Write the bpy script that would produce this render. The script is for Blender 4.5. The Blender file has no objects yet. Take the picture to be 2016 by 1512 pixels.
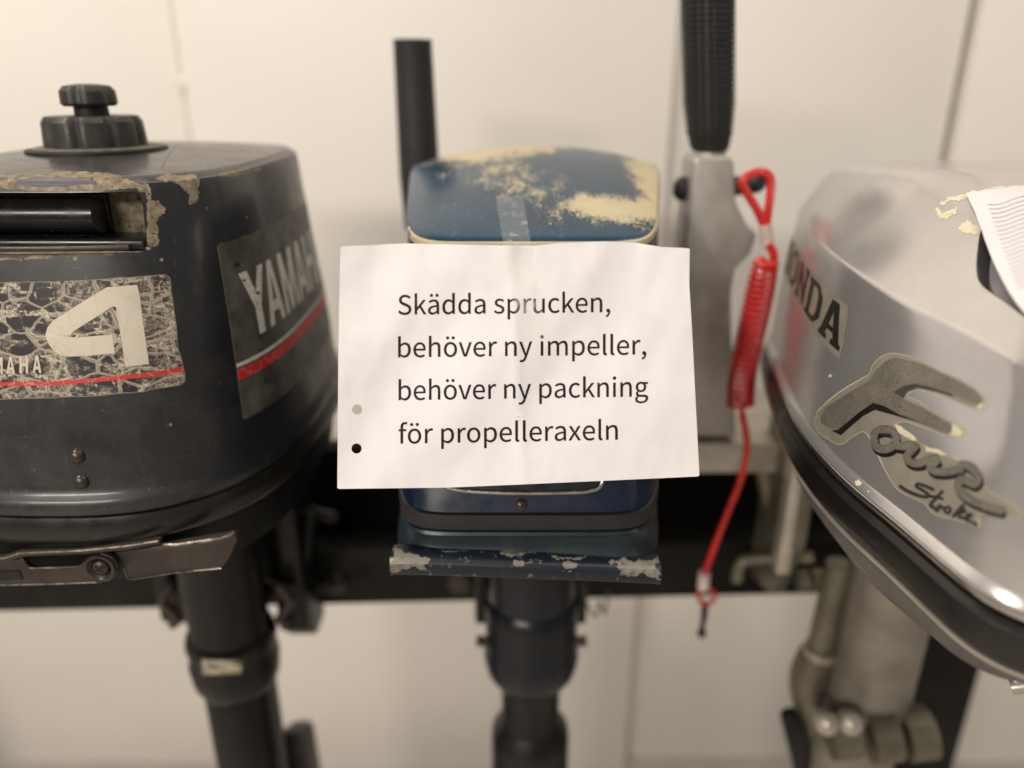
import bpy, bmesh, math, random
from mathutils import Vector, Matrix, noise
from mathutils.bvhtree import BVHTree

random.seed(7)
SC = bpy.context.scene
COL = SC.collection

# ------------------------------------------------------------------ camera
H0 = 1.21                                   # eye height over the floor
PITCH = math.radians(21.5)
FPX = 1514.0                                # focal length in pixels of the 2016 px wide photograph
CP, SP = math.cos(PITCH), math.sin(PITCH)
cd = bpy.data.cameras.new('camera')
cam = bpy.data.objects.new('camera', cd); COL.objects.link(cam)
cam.location = (0, 0, H0)
cam.rotation_euler = (math.pi / 2 - PITCH, 0, 0)
cd.sensor_width = 36.0
cd.lens = FPX / 2016 * 36.0
cd.clip_start = 0.02; cd.clip_end = 60
cd.dof.use_dof = True
cd.dof.focus_distance = 0.428
cd.dof.aperture_fstop = 2.5
SC.camera = cam

# ------------------------------------------------------------------ room light
w = bpy.data.worlds.new('World'); SC.world = w; w.use_nodes = True
bg = w.node_tree.nodes['Background']
bg.inputs[0].default_value = (1.0, 0.95, 0.90, 1); bg.inputs[1].default_value = 0.24

def area(name, loc, target, size, power, col):
    l = bpy.data.lights.new(name, 'AREA'); l.shape = 'RECTANGLE'
    l.size, l.size_y = size; l.energy = power; l.color = col
    o = bpy.data.objects.new(name, l); COL.objects.link(o)
    o.location = loc
    o.rotation_euler = (Vector(target) - Vector(loc)).to_track_quat('-Z', 'Y').to_euler()
    return o
WARM = (1.0, 0.91, 0.805)
area('ceiling_lamp_left', (-1.15, -0.05, H0 + 1.5), (-0.25, 0.45, H0 - 1.2), (0.16, 0.16), 27, WARM)
area('ceiling_lamp_right', (0.75, 0.15, H0 + 1.55), (0.2, 0.7, H0 - 0.3), (0.9, 0.12), 11, WARM)
area('fill_lamp_rear', (-1.5, -2.6, H0 + 1.0), (0.0, 0.9, H0 - 1.2), (1.6, 0.3), 67, WARM)  # added fill light behind the camera, brightens the lower wall and the fronts

SC.view_settings.view_transform = 'Standard'
SC.view_settings.look = 'None'
SC.view_settings.exposure = 0.0
SC.view_settings.gamma = 1.0
SC.view_settings.use_curve_mapping = False
SC.cycles.use_denoising = True

# ------------------------------------------------------------------ geometry helpers
CAM = Vector((0, 0, H0))
def ray(px, py):
    u = (px - 1008) / FPX; v = (756 - py) / FPX
    return Vector((u, CP + v * SP, -SP + v * CP))
def PD(px, py, d): return CAM + ray(px, py) * d
def PY(px, py, y):
    r = ray(px, py); return CAM + r * (y / r.y)
def PZ(px, py, z):
    r = ray(px, py); return CAM + r * (z / r.z)
def R(x, y, z): return Vector((x, y, z + H0))        # heights are given relative to the eye

def put(o, parent):
    COL.objects.link(o)
    if parent is not None:
        o.parent = parent
        o.matrix_parent_inverse = parent.matrix_basis.inverted()
    return o
def base(name, loc, label, cat, group=None):
    e = bpy.data.objects.new(name, None); e.empty_display_size = 0.05
    COL.objects.link(e)
    root = e
    e.matrix_basis = Matrix.Translation(Vector(loc))
    tag(e, label, cat, group)
    return e
def tag(o, label=None, cat=None, group=None, kind=None):
    if label: o['label'] = label
    if cat: o['category'] = cat
    if group: o['group'] = group
    if kind: o['kind'] = kind
    return o
def mesh(name, verts, faces, m, parent=None, smooth=True, angle=38):
    # mesh coordinates are world coordinates for every child: parent inverse cancels the base
    me = bpy.data.meshes.new(name)
    me.from_pydata([tuple(v) for v in verts], [], faces)
    return finish(name, me, m, parent, smooth, angle)
def finish(name, me, m, parent=None, smooth=True, angle=38):
    if m is not None and len(me.materials) == 0: me.materials.append(m)
    bm = bmesh.new(); bm.from_mesh(me)
    bmesh.ops.recalc_face_normals(bm, faces=bm.faces)
    bm.to_mesh(me); bm.free()
    for p in me.polygons: p.use_smooth = smooth
    if smooth: me.set_sharp_from_angle(angle=math.radians(angle))
    return put(bpy.data.objects.new(name, me), parent)

def loft(rings, cap0=True, cap1=True):
    n = len(rings[0]); verts = [p for r in rings for p in r]; faces = []
    for i in range(len(rings) - 1):
        for j in range(n):
            k = (j + 1) % n
            faces.append((i*n + j, i*n + k, (i+1)*n + k, (i+1)*n + j))
    if cap0: faces.append(tuple(range(n))[::-1])
    if cap1: faces.append(tuple(range((len(rings)-1)*n, len(rings)*n)))
    return verts, faces
def smooth_path(pts, k=6, closed=False):
    pts = [Vector(p) for p in pts]; n = len(pts); out = []
    rng = range(n) if closed else range(n - 1)
    for i in rng:
        if closed: a, b, c, d = pts[i-1], pts[i], pts[(i+1) % n], pts[(i+2) % n]
        else: a, b, c, d = pts[max(i-1, 0)], pts[i], pts[i+1], pts[min(i+2, n-1)]
        for q in range(k):
            t = q / k
            out.append(0.5*((2*b) + (c-a)*t + (2*a-5*b+4*c-d)*t*t + (3*b-a-3*c+d)*t**3))
    if not closed: out.append(pts[-1])
    return out
def tube_vf(path, rad, n=12, closed=False):
    path = [Vector(p) for p in path]; N = len(path); rings = []
    nrm = None
    for i, p in enumerate(path):
        if closed: t = path[(i+1) % N] - path[i-1]
        else: t = path[min(i+1, N-1)] - path[max(i-1, 0)]
        t.normalize()
        if nrm is None:
            nrm = t.orthogonal().normalized()
        else:
            nrm = (nrm - t * nrm.dot(t)).normalized()
        b = t.cross(nrm)
        r = rad(i / max(N-1, 1)) if callable(rad) else rad
        rings.append([p + (nrm*math.cos(a) + b*math.sin(a))*r for a in [2*math.pi*j/n for j in range(n)]])
    if closed: rings.append(rings[0])
    return loft(rings, not closed, not closed)
def tube(name, path, rad, m, parent=None, n=12, closed=False):
    v, f = tube_vf(path, rad, n, closed)
    return mesh(name, v, f, m, parent)
def lathe_vf(prof, c, n=40, axis=None, rf=None):
    # prof: list of (radius, height) along the axis from point c
    axis = Vector(axis or (0, 0, 1)).normalized()
    a = axis.orthogonal().normalized() if abs(axis.z) < 0.99 else Vector((1, 0, 0))
    b = axis.cross(a)
    rings = []
    for r, h in prof:
        ring = []
        for j in range(n):
            th = 2*math.pi*j/n
            rr = r*(rf(th, h) if rf else 1)
            ring.append(Vector(c) + axis*h + (a*math.cos(th) + b*math.sin(th))*rr)
        rings.append(ring)
    return loft(rings)
def lathe(name, prof, c, m, parent=None, n=40, axis=None, rf=None, angle=38):
    v, f = lathe_vf(prof, c, n, axis, rf)
    return mesh(name, v, f, m, parent, angle=angle)
def join_vf(*parts):
    V, F = [], []
    for v, f in parts:
        o = len(V); V += list(v); F += [tuple(i + o for i in q) for q in f]
    return V, F
def block(name, lo, hi, m, parent=None, bev=0.003, rot=0.0, about=None, seg=2):
    bm = bmesh.new(); bmesh.ops.create_cube(bm, size=1)
    c = (Vector(lo) + Vector(hi)) / 2; s = Vector(hi) - Vector(lo)
    for v in bm.verts: v.co = Vector((v.co.x*s.x, v.co.y*s.y, v.co.z*s.z)) + c
    if bev: bmesh.ops.bevel(bm, geom=list(bm.edges), offset=bev, segments=seg, affect='EDGES', profile=0.5)
    if rot:
        bmesh.ops.rotate(bm, verts=bm.verts, cent=about or c, matrix=Matrix.Rotation(rot, 3, 'Z'))
    me = bpy.data.meshes.new(name); bm.to_mesh(me); bm.free()
    return finish(name, me, m, parent)
def slab(name, pts, ext, m, parent=None, bev=0.001, seg=2, holes=()):
    # a plate: outline pts (planar, world), extruded by vector ext
    bm = bmesh.new()
    vs = [bm.verts.new(p) for p in pts]
    f = bm.faces.new(vs)
    r = bmesh.ops.extrude_face_region(bm, geom=[f])
    for v in [g for g in r['geom'] if isinstance(g, bmesh.types.BMVert)]: v.co += Vector(ext)
    bmesh.ops.recalc_face_normals(bm, faces=bm.faces)
    if bev: bmesh.ops.bevel(bm, geom=list(bm.edges), offset=bev, segments=seg, affect='EDGES', profile=0.5, clamp_overlap=True)
    me = bpy.data.meshes.new(name); bm.to_mesh(me); bm.free()
    return finish(name, me, m, parent)
def lerp(a, b, t): return a + (b - a)*t
def interp(tab, x):
    if x <= tab[0][0]: return tab[0][1]
    for (a, p), (b, q) in zip(tab, tab[1:]):
        if x <= b: return lerp(p, q, (x-a)/(b-a))
    return tab[-1][1]

# ---- shapes that lie on another surface (stickers, print, chipped paint, tape)
def bvh_of(*objs):
    V, F = [], []
    for o in objs:
        k = len(V); V += [v.co.copy() for v in o.data.vertices]; F += [tuple(i + k for i in p.vertices) for p in o.data.polygons]
    return BVHTree.FromPolygons(V, F, all_triangles=False)
def fill2d(loops):
    cu = bpy.data.curves.new('tmp', 'CURVE'); cu.dimensions = '2D'; cu.fill_mode = 'BOTH'
    for lp in loops:
        s = cu.splines.new('POLY'); s.points.add(len(lp) - 1)
        for p, q in zip(s.points, lp): p.co = (q[0]/100.0, q[1]/100.0, 0, 1)
        s.use_cyclic_u = True
    o = bpy.data.objects.new('tmp', cu); COL.objects.link(o)
    me = bpy.data.meshes.new_from_object(o.evaluated_get(bpy.context.evaluated_depsgraph_get()))
    V = [(v.co.x*100.0, v.co.y*100.0) for v in me.vertices]; F = [tuple(p.vertices) for p in me.polygons]
    bpy.data.objects.remove(o); bpy.data.curves.remove(cu); bpy.data.meshes.remove(me)
    return V, F
def gridded(V, F, step):
    bm = bmesh.new()
    vs = [bm.verts.new((x, y, 0)) for x, y in V]
    for f in F:
        try: bm.faces.new([vs[i] for i in f])
        except ValueError: pass
    bmesh.ops.remove_doubles(bm, verts=bm.verts, dist=1e-4)
    xs = [v.co.x for v in bm.verts]; ys = [v.co.y for v in bm.verts]
    for ax, lo, hi in ((0, min(xs), max(xs)), (1, min(ys), max(ys))):
        k = math.floor(lo/step) + 1
        while k*step < hi:
            co = Vector((k*step, 0, 0)) if ax == 0 else Vector((0, k*step, 0))
            no = Vector((1, 0, 0)) if ax == 0 else Vector((0, 1, 0))
            bmesh.ops.bisect_plane(bm, geom=list(bm.verts) + list(bm.edges) + list(bm.faces), dist=1e-5, plane_co=co, plane_no=no)
            k += 1
    bm.verts.index_update()
    V = [(v.co.x, v.co.y) for v in bm.verts]; F = [tuple(v.index for v in f.verts) for f in bm.faces]
    bm.free()
    return V, F
def from_eye(px, py): return CAM, ray(px, py).normalized()
def stick(name, loops, surf, m, parent, off=0.0002, step=14, shoot=from_eye, VF=None):
    # lay a flat 2D shape onto the surface surf, following its curvature
    V, F = VF if VF else gridded(*fill2d(loops), step)
    pos, ok = [], []
    for i, (x, y) in enumerate(V):
        o, d = shoot(x, y)
        h = surf.ray_cast(o, d)
        if h[0] is None: pos.append(Vector((0, 0, 0))); ok.append(False)
        else:
            nn = h[1] if h[1].dot(d) < 0 else -h[1]
            pos.append(h[0] + nn*(off + (i % 97)*1e-8)); ok.append(True)
    F = [f for f in F if all(ok[i] for i in f)]
    used = sorted({i for f in F for i in f}); mp = {k: j for j, k in enumerate(used)}
    if not F: print('no hit for', name)
    return mesh(name, [pos[i] for i in used], [tuple(mp[i] for i in f) for f in F], m, parent, angle=60)
def hit(surf, px, py):
    h = surf.ray_cast(*from_eye(px, py)); return h[0], h[1]
def jag(poly, amp, lev=4, seed=1):
    rnd = random.Random(seed); pts = [Vector(p).to_2d() for p in poly]
    for l in range(lev):
        out = []
        for i, p in enumerate(pts):
            q = pts[(i+1) % len(pts)]; e = q - p
            out.append(p)
            if e.length > 2.2:
                n = Vector((-e.y, e.x)).normalized()
                out.append((p+q)/2 + n*rnd.uniform(-1, 1)*min(amp, e.length*0.3))
        pts = out; amp *= 0.62
    return [(p.x, p.y) for p in pts]
def ribbon(pts, wid, k=5, closed=False):
    # a stroke of the pen as quads in 2D
    P = smooth_path([(x, y, 0) for x, y in pts], k, closed) if k > 1 else [Vector((x, y, 0)) for x, y in pts]
    N = len(P); V = []; F = []
    for i, p in enumerate(P):
        t = (P[(i+1) % N] - P[i-1]) if closed else P[min(i+1, N-1)] - P[max(i-1, 0)]
        t.normalize(); nn = Vector((-t.y, t.x, 0))
        ww = (wid(i/(N-1)) if callable(wid) else wid)/2
        V += [((p+nn*ww).x, (p+nn*ww).y), ((p-nn*ww).x, (p-nn*ww).y)]
    for i in range(N if closed else N-1):
        j = (i+1) % N
        F.append((2*i, 2*i+1, 2*j+1, 2*j))
    return V, F
def circle2(cx, cy, rx, ry=None, n=24):
    ry = ry or rx
    return [(cx + rx*math.cos(2*math.pi*i/n), cy + ry*math.sin(2*math.pi*i/n)) for i in range(n)]
def carve(target, cutter):
    md = target.modifiers.new('b', 'BOOLEAN'); md.object = cutter; md.operation = 'DIFFERENCE'; md.solver = 'EXACT'
    try: md.material_mode = 'TRANSFER'
    except Exception: pass
    bpy.context.view_layer.update()
    dg = bpy.context.evaluated_depsgraph_get()
    me = bpy.data.meshes.new_from_object(target.evaluated_get(dg), preserve_all_data_layers=True, depsgraph=dg)
    target.modifiers.clear(); target.data = me
    for p in me.polygons: p.use_smooth = True
    me.set_sharp_from_angle(angle=math.radians(38))
    bpy.data.objects.remove(cutter)

# ------------------------------------------------------------------ material helpers
def new_mat(name):
    m = bpy.data.materials.new(name); m.use_nodes = True
    nt = m.node_tree; b = nt.nodes['Principled BSDF']
    return m, nt, b
class N:
    """small node-tree writer"""
    def __init__(s, nt): s.nt = nt; s.tc = nt.nodes.new('ShaderNodeTexCoord')
    def L(s, a, b): s.nt.links.new(a, b)
    def mapped(s, scale=(1, 1, 1), rot=(0, 0, 0)):
        n = s.nt.nodes.new('ShaderNodeMapping'); n.inputs['Scale'].default_value = scale; n.inputs['Rotation'].default_value = rot
        s.L(s.tc.outputs['Object'], n.inputs['Vector']); return n.outputs[0]
    def noise(s, scale, detail=5, rough=0.6, vec=None, dist=0.0):
        n = s.nt.nodes.new('ShaderNodeTexNoise'); n.inputs['Scale'].default_value = scale
        n.inputs['Detail'].default_value = detail; n.inputs['Roughness'].default_value = rough
        n.inputs['Distortion'].default_value = dist
        s.L(vec or s.tc.outputs['Object'], n.inputs['Vector']); return n.outputs['Fac']
    def voro(s, scale, feature='F1', vec=None, out='Distance', rnd=1.0):
        n = s.nt.nodes.new('ShaderNodeTexVoronoi'); n.feature = feature; n.inputs['Scale'].default_value = scale
        n.inputs['Randomness'].default_value = rnd
        s.L(vec or s.tc.outputs['Object'], n.inputs['Vector']); return n.outputs[out]
    def ramp(s, fac, stops, interp='LINEAR'):
        n = s.nt.nodes.new('ShaderNodeValToRGB'); cr = n.color_ramp; cr.interpolation = interp
        while len(cr.elements) < len(stops): cr.elements.new(0.5)
        for e, (p, c) in zip(cr.elements, stops):
            e.position = p; e.color = (c, c, c, 1) if not hasattr(c, '__len__') else (*c[:3], 1)
        s.L(fac, n.inputs[0]); return n.outputs[0]
    def mix(s, fac, a, b, mode='MIX'):
        n = s.nt.nodes.new('ShaderNodeMix'); n.data_type = 'RGBA'; n.blend_type = mode; n.clamp_factor = True
        for k, v in ((0, fac), (6, a), (7, b)):
            if hasattr(v, 'is_output') or hasattr(v, 'links'): s.L(v, n.inputs[k])
            elif k == 0: n.inputs[0].default_value = v
            else: n.inputs[k].default_value = (*v[:3], 1)
        return n.outputs[2]
    def math(s, op, a, b=0.0, clamp=False):
        n = s.nt.nodes.new('ShaderNodeMath'); n.operation = op; n.use_clamp = clamp
        for i, v in enumerate((a, b)):
            if hasattr(v, 'links'): s.L(v, n.inputs[i])
            else: n.inputs[i].default_value = v
        return n.outputs[0]
    def bump(s, h, strength, dist, b, prev=None):
        n = s.nt.nodes.new('ShaderNodeBump'); n.inputs['Strength'].default_value = strength; n.inputs['Distance'].default_value = dist
        s.L(h, n.inputs['Height'])
        if prev is not None: s.L(prev, n.inputs['Normal'])
        s.L(n.outputs[0], b.inputs['Normal']); return n.outputs[0]
    def blob(s, c, r):
        # 1 at point c falling to 0 at radii r (object space)
        a = s.nt.nodes.new('ShaderNodeVectorMath'); a.operation = 'SUBTRACT'; s.L(s.tc.outputs['Object'], a.inputs[0]); a.inputs[1].default_value = tuple(c)
        d = s.nt.nodes.new('ShaderNodeVectorMath'); d.operation = 'DIVIDE'; s.L(a.outputs[0], d.inputs[0]); d.inputs[1].default_value = r
        l = s.nt.nodes.new('ShaderNodeVectorMath'); l.operation = 'LENGTH'; s.L(d.outputs[0], l.inputs[0])
        return s.math('SUBTRACT', 1.0, l.outputs['Value'], True)
def basic(name, col, rough=0.5, metal=0.0, col2=None, nscale=60, grain=0.0, gscale=900, rvar=0.1, spec=0.5, coat=0.0, speck=None):
    """paint, rubber, metal: two-tone mottling, uneven gloss, fine grain"""
    m, nt, b = new_mat(name); n = N(nt)
    f = n.noise(nscale, 6, 0.62)
    c2 = col2 or tuple(c*0.7 for c in col)
    c = n.mix(n.ramp(f, [(0.36, 0), (0.66, 1)]), col, c2)
    if speck:
        sp = n.ramp(n.noise(speck[1], 2, 0.5), [(speck[2], 0), (speck[2]+0.03, 1)])
        c = n.mix(sp, c, speck[0])
    n.L(c, b.inputs['Base Color'])
    r = n.ramp(n.noise(nscale*1.7, 5, 0.6), [(0.3, max(rough-rvar, 0.03)), (0.7, min(rough+rvar, 1))])
    n.L(r, b.inputs['Roughness'])
    b.inputs['Metallic'].default_value = metal
    b.inputs['Specular IOR Level'].default_value = spec
    b.inputs['Coat Weight'].default_value = coat
    if grain: n.bump(n.noise(gscale, 3, 0.6), grain, 0.0004, b)
    return m

# ------------------------------------------------------------------ materials
M = {}
def wall_mat():
    m, nt, b = new_mat('wall_paint'); n = N(nt)
    c = n.mix(n.ramp(n.noise(3.0, 4), [(0.35, 0), (0.7, 1)]), (0.86, 0.82, 0.76), (0.82, 0.78, 0.715))
    n.L(c, b.inputs['Base Color']); b.inputs['Roughness'].default_value = 0.55
    n.bump(n.noise(140, 4), 0.12, 0.001, b)
    return m
M['wall'] = wall_mat()
M['gap'] = basic('wall_gap', (0.46, 0.43, 0.39), 0.7)
M['floor'] = basic('floor_vinyl', (0.62, 0.57, 0.52), 0.45, col2=(0.55, 0.50, 0.46), nscale=14)
M['cream_screw'] = basic('cream_plastic', (0.85, 0.82, 0.72), 0.35)

def charcoal():
    m, nt, b = new_mat('charcoal_paint'); n = N(nt)
    grain = n.noise(1500, 2, 0.7)
    c = n.mix(n.ramp(grain, [(0.3, 0), (0.72, 1)]), (0.010, 0.0105, 0.012), (0.021, 0.021, 0.0225))
    dust = n.ramp(n.noise(18, 6, 0.65, dist=0.6), [(0.48, 0), (0.75, 1)])
    c = n.mix(n.math('MULTIPLY', dust, 0.38), c, (0.075, 0.066, 0.052))
    vs = n.mapped((60, 60, 6))
    streak = n.ramp(n.noise(3.0, 5, 0.6, vec=vs), [(0.60, 0), (0.72, 1)])
    c = n.mix(n.math('MULTIPLY', streak, 0.16), c, (0.10, 0.09, 0.075))
    for sc_, rt_ in (((22, 22, 420), (0.2, 0.5, 0.1)), ((300, 300, 18), (0.25, -0.2, 0.3))):
        ln = n.ramp(n.noise(1.5, 2, 0.5, vec=n.mapped(sc_, rt_)), [(0.715, 0), (0.735, 1)])
        ln = n.math('MULTIPLY', ln, n.ramp(n.noise(11, 3), [(0.48, 0), (0.60, 1)]))
        c = n.mix(n.math('MULTIPLY', ln, 0.35), c, (0.16, 0.145, 0.12))
    sp = n.ramp(n.noise(420, 2, 0.5), [(0.745, 0), (0.765, 1)])
    c = n.mix(n.math('MULTIPLY', sp, 0.5), c, (0.30, 0.25, 0.18))
    n.L(c, b.inputs['Base Color'])
    n.L(n.ramp(n.noise(26, 7, 0.7, dist=0.8), [(0.3, 0.26), (0.7, 0.50)]), b.inputs['Roughness'])
    b.inputs['Specular IOR Level'].default_value = 0.5
    b.inputs['Coat Weight'].default_value = 0.3; b.inputs['Coat Roughness'].default_value = 0.14
    n.bump(grain, 0.18, 0.0002, b)
    return m
M['charcoal'] = charcoal()
M['primer'] = basic('bare_primer', (0.31, 0.255, 0.175), 0.75, col2=(0.11, 0.082, 0.05), nscale=230, grain=0.5, gscale=500, speck=((0.05, 0.04, 0.03), 300, 0.66))
M['primer_pale'] = basic('pale_primer', (0.30, 0.27, 0.22), 0.7, col2=(0.2, 0.175, 0.135), nscale=160, grain=0.4, gscale=600)
M['blue_under'] = basic('slate_undercoat', (0.085, 0.085, 0.105), 0.5, col2=(0.06, 0.06, 0.075), nscale=90)
M['black_gloss'] = basic('black_gloss_plastic', (0.008, 0.009, 0.011), 0.25, col2=(0.012, 0.012, 0.013), nscale=40, speck=((0.35, 0.32, 0.25), 330, 0.74))
M['rubber'] = basic('black_rubber', (0.008, 0.0072, 0.006), 0.31, col2=(0.014, 0.0125, 0.0095), nscale=30, grain=0.12, gscale=900, rvar=0.08)
M['rubber_grip'] = basic('grip_rubber', (0.014, 0.014, 0.014), 0.6, col2=(0.02, 0.019, 0.018), nscale=60)
M['cap'] = basic('black_cap_plastic', (0.020, 0.019, 0.017), 0.46, col2=(0.046, 0.041, 0.033), nscale=85, grain=0.25, gscale=700)
M['flange'] = basic('dusty_flange', (0.16, 0.14, 0.11), 0.6, col2=(0.075, 0.066, 0.052), nscale=120)
M['dark'] = basic('dark_cavity', (0.006, 0.006, 0.006), 0.6)
M['steel_brown'] = basic('brown_painted_steel', (0.062, 0.050, 0.040), 0.42, 0.35, col2=(0.04, 0.033, 0.028), nscale=45, grain=0.2)
M['edge_steel'] = basic('worn_steel_edge', (0.34, 0.30, 0.25), 0.36, 0.9, col2=(0.06, 0.05, 0.045), nscale=190)
M['rivet'] = basic('bronze_rivet', (0.065, 0.052, 0.036), 0.34, 0.5, col2=(0.045, 0.036, 0.026), nscale=200)
M['pan'] = basic('black_lower_cowl', (0.004, 0.0042, 0.005), 0.45, col2=(0.007, 0.007, 0.008), spec=0.25)
M['leg_charcoal'] = basic('charcoal_leg', (0.007, 0.0062, 0.005), 0.34, 0.0, col2=(0.011, 0.0095, 0.0075), nscale=25, spec=0.3)
M['label_pale'] = basic('pale_label', (0.62, 0.58, 0.42), 0.4, col2=(0.2, 0.19, 0.13), nscale=160)
M['label_grey'] = basic('grey_label', (0.16, 0.15, 0.16), 0.5)

def crazed():
    """peeling black sticker that shows its cream backing between the flakes"""
    m, nt, b = new_mat('crazed_sticker'); n = N(nt)
    wv = nt.nodes.new('ShaderNodeTexNoise'); wv.inputs['Scale'].default_value = 60; wv.inputs['Detail'].default_value = 3
    n.L(n.tc.outputs['Object'], wv.inputs['Vector'])
    add = nt.nodes.new('ShaderNodeMix'); add.data_type = 'VECTOR'; add.inputs[0].default_value = 0.006
    n.L(n.tc.outputs['Object'], add.inputs[4]); n.L(wv.outputs['Color'], add.inputs[5])
    sc = nt.nodes.new('ShaderNodeMapping'); sc.inputs['Scale'].default_value = (0.85, 0.2, 1.3); n.L(add.outputs[1], sc.inputs['Vector']); vec = sc.outputs[0]
    def flakes(scale, size, rag, ragscale):
        v = nt.nodes.new('ShaderNodeTexVoronoi'); v.feature = 'F1'; v.distance = 'CHEBYCHEV'; v.inputs['Scale'].default_value = scale; v.inputs['Randomness'].default_value = 0.85
        n.L(vec, v.inputs['Vector'])
        d = n.math('ADD', v.outputs['Distance'], n.math('MULTIPLY', n.math('SUBTRACT', n.noise(ragscale, 5, 0.7), 0.5), rag))
        cellsz = n.ramp(v.outputs['Color'], [(0.0, -0.10), (1.0, 0.10)])
        return n.ramp(d, [(size - 0.03, 1), (size + 0.05, 0)])
    xs = nt.nodes.new('ShaderNodeSeparateXYZ'); n.L(n.tc.outputs['Object'], xs.inputs[0])
    right = n.ramp(n.math('MULTIPLY', n.math('ADD', xs.outputs[0], 0.222), 22.0), [(0.0, 0), (0.7, 1)])
    patch = n.ramp(n.noise(48, 4, 0.6), [(0.40, 1), (0.56, 0)])
    big = n.math('MULTIPLY', flakes(120, 0.47, 0.5, 260), n.math('MULTIPLY', n.math('SUBTRACT', 1.0, right), n.ramp(patch, [(0, 0.55), (0.4, 1)])))
    small = n.math('MULTIPLY', flakes(330, 0.42, 0.7, 600), n.ramp(n.noise(110, 3), [(0.36, 0.1), (0.52, 1)]))
    black = n.math('MAXIMUM', big, n.math('MULTIPLY', small, 0.9), True)
    e = n.voro(62, 'DISTANCE_TO_EDGE', vec)
    seam = n.ramp(e, [(0.020, 1), (0.055, 0)])           # pale long cracks
    line = n.ramp(e, [(0.004, 1), (0.013, 0)])           # with a dark hairline
    cream = n.mix(n.noise(240, 4, 0.7), (0.68, 0.60, 0.47), (0.46, 0.40, 0.30))
    tint = n.mix(n.ramp(n.noise(700, 3, 0.7), [(0.42, 0), (0.60, 1)]), cream, (0.16, 0.13, 0.10))
    c = n.mix(black, tint, (0.017, 0.013, 0.014))
    c = n.mix(n.math('MULTIPLY', seam, 0.6), c, (0.62, 0.55, 0.42))
    c = n.mix(n.math('MULTIPLY', line, 0.8), c, (0.06, 0.045, 0.03))
    n.L(c, b.inputs['Base Color']); b.inputs['Roughness'].default_value = 0.42
    n.bump(n.math('SUBTRACT', seam, black), 0.5, 0.0002, b)
    return m
M['crazed'] = crazed()
def worn_print(name, col, dark, crack_scale=150, amount=0.8, rough=0.45, metal=0.0):
    m, nt, b = new_mat(name); n = N(nt)
    wv = nt.nodes.new('ShaderNodeTexNoise'); wv.inputs['Scale'].default_value = 120
    n.L(n.tc.outputs['Object'], wv.inputs['Vector'])
    add = nt.nodes.new('ShaderNodeMix'); add.data_type = 'VECTOR'; add.inputs[0].default_value = 0.006
    n.L(n.tc.outputs['Object'], add.inputs[4]); n.L(wv.outputs['Color'], add.inputs[5])
    e = n.voro(crack_scale, 'DISTANCE_TO_EDGE', add.outputs[1])
    cr = n.math('MULTIPLY', n.ramp(e, [(0.0, 1), (0.035, 0)]), amount)
    tone = n.mix(n.noise(70, 5, 0.65), col, tuple(c*0.78 for c in col))
    pit = n.ramp(n.noise(330, 3, 0.6), [(0.70, 0), (0.74, 1)])
    c = n.mix(n.math('MAXIMUM', cr, n.math('MULTIPLY', pit, 0.6)), tone, dark)
    n.L(c, b.inputs['Base Color']); b.inputs['Roughness'].default_value = rough; b.inputs['Metallic'].default_value = metal
    return m
M['print_cream'] = worn_print('cream_print', (0.66, 0.59, 0.48), (0.14, 0.11, 0.08), 60, 0.12)
M['print_silver'] = worn_print('silver_print', (0.78, 0.73, 0.64), (0.10, 0.085, 0.07), 190, 0.8, 0.4)
M['print_red'] = worn_print('red_print', (0.62, 0.035, 0.03), (0.60, 0.42, 0.34), 100, 0.55)
M['sticker_grey'] = basic('grey_sticker', (0.056, 0.053, 0.044), 0.42, col2=(0.125, 0.115, 0.092), nscale=48, rvar=0.1, speck=((0.02, 0.018, 0.016), 70, 0.68))
M['sticker_edge'] = basic('sticker_edge', (0.26, 0.23, 0.17), 0.5)

# blue motor
def blue_top():
    m, nt, b = new_mat('worn_blue_paint'); n = N(nt)
    blobs = [(PZ(1010, 305, -0.058), (0.075, 0.075, 0.06), 0.95), (PZ(905, 318, -0.062), (0.045, 0.05, 0.06), 0.45),
             (PZ(1290, 375, -0.078), (0.030, 0.17, 0.07), 1.05), (PZ(1240, 322, -0.07), (0.03, 0.05, 0.06), 0.6),
             (PZ(1225, 430, -0.084), (0.040, 0.034, 0.04), 0.85), (PZ(1120, 425, -0.083), (0.034, 0.034, 0.04), 0.42), (PZ(950, 352, -0.07), (0.055, 0.05, 0.05), 0.42),
             (PZ(1010, 392, -0.078), (0.045, 0.05, 0.05), 0.38)]
    tot = None
    for c, r, a in blobs:
        v = n.math('MULTIPLY', n.blob(c, r), a)
        tot = v if tot is None else n.math('ADD', tot, v)
    st = n.mapped((1.0, 0.45, 1.0))
    nz = n.math('MULTIPLY', n.math('SUBTRACT', n.noise(75, 7, 0.72, vec=st), 0.5), 1.25)
    fz = n.math('MULTIPLY', n.math('SUBTRACT', n.noise(560, 4, 0.75), 0.5), 1.35)
    t = n.math('ADD', n.math('ADD', tot, nz), fz)
    worn = n.ramp(t, [(0.22, 0), (0.42, 1)])
    blue = n.mix(n.ramp(n.noise(22, 5), [(0.35, 0), (0.7, 1)]), (0.006, 0.032, 0.066), (0.010, 0.050, 0.092))
    cream = n.mix(n.noise(60, 5), (0.60, 0.52, 0.34), (0.44, 0.37, 0.23))
    n.L(n.mix(worn, blue, cream), b.inputs['Base Color'])
    n.L(n.ramp(worn, [(0, 0.25), (1, 0.55)]), b.inputs['Roughness'])
    b.inputs['Specular IOR Level'].default_value = 0.5
    n.bump(worn, 0.25, 0.0003, b)
    return m
M['blue_top'] = blue_top()
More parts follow.
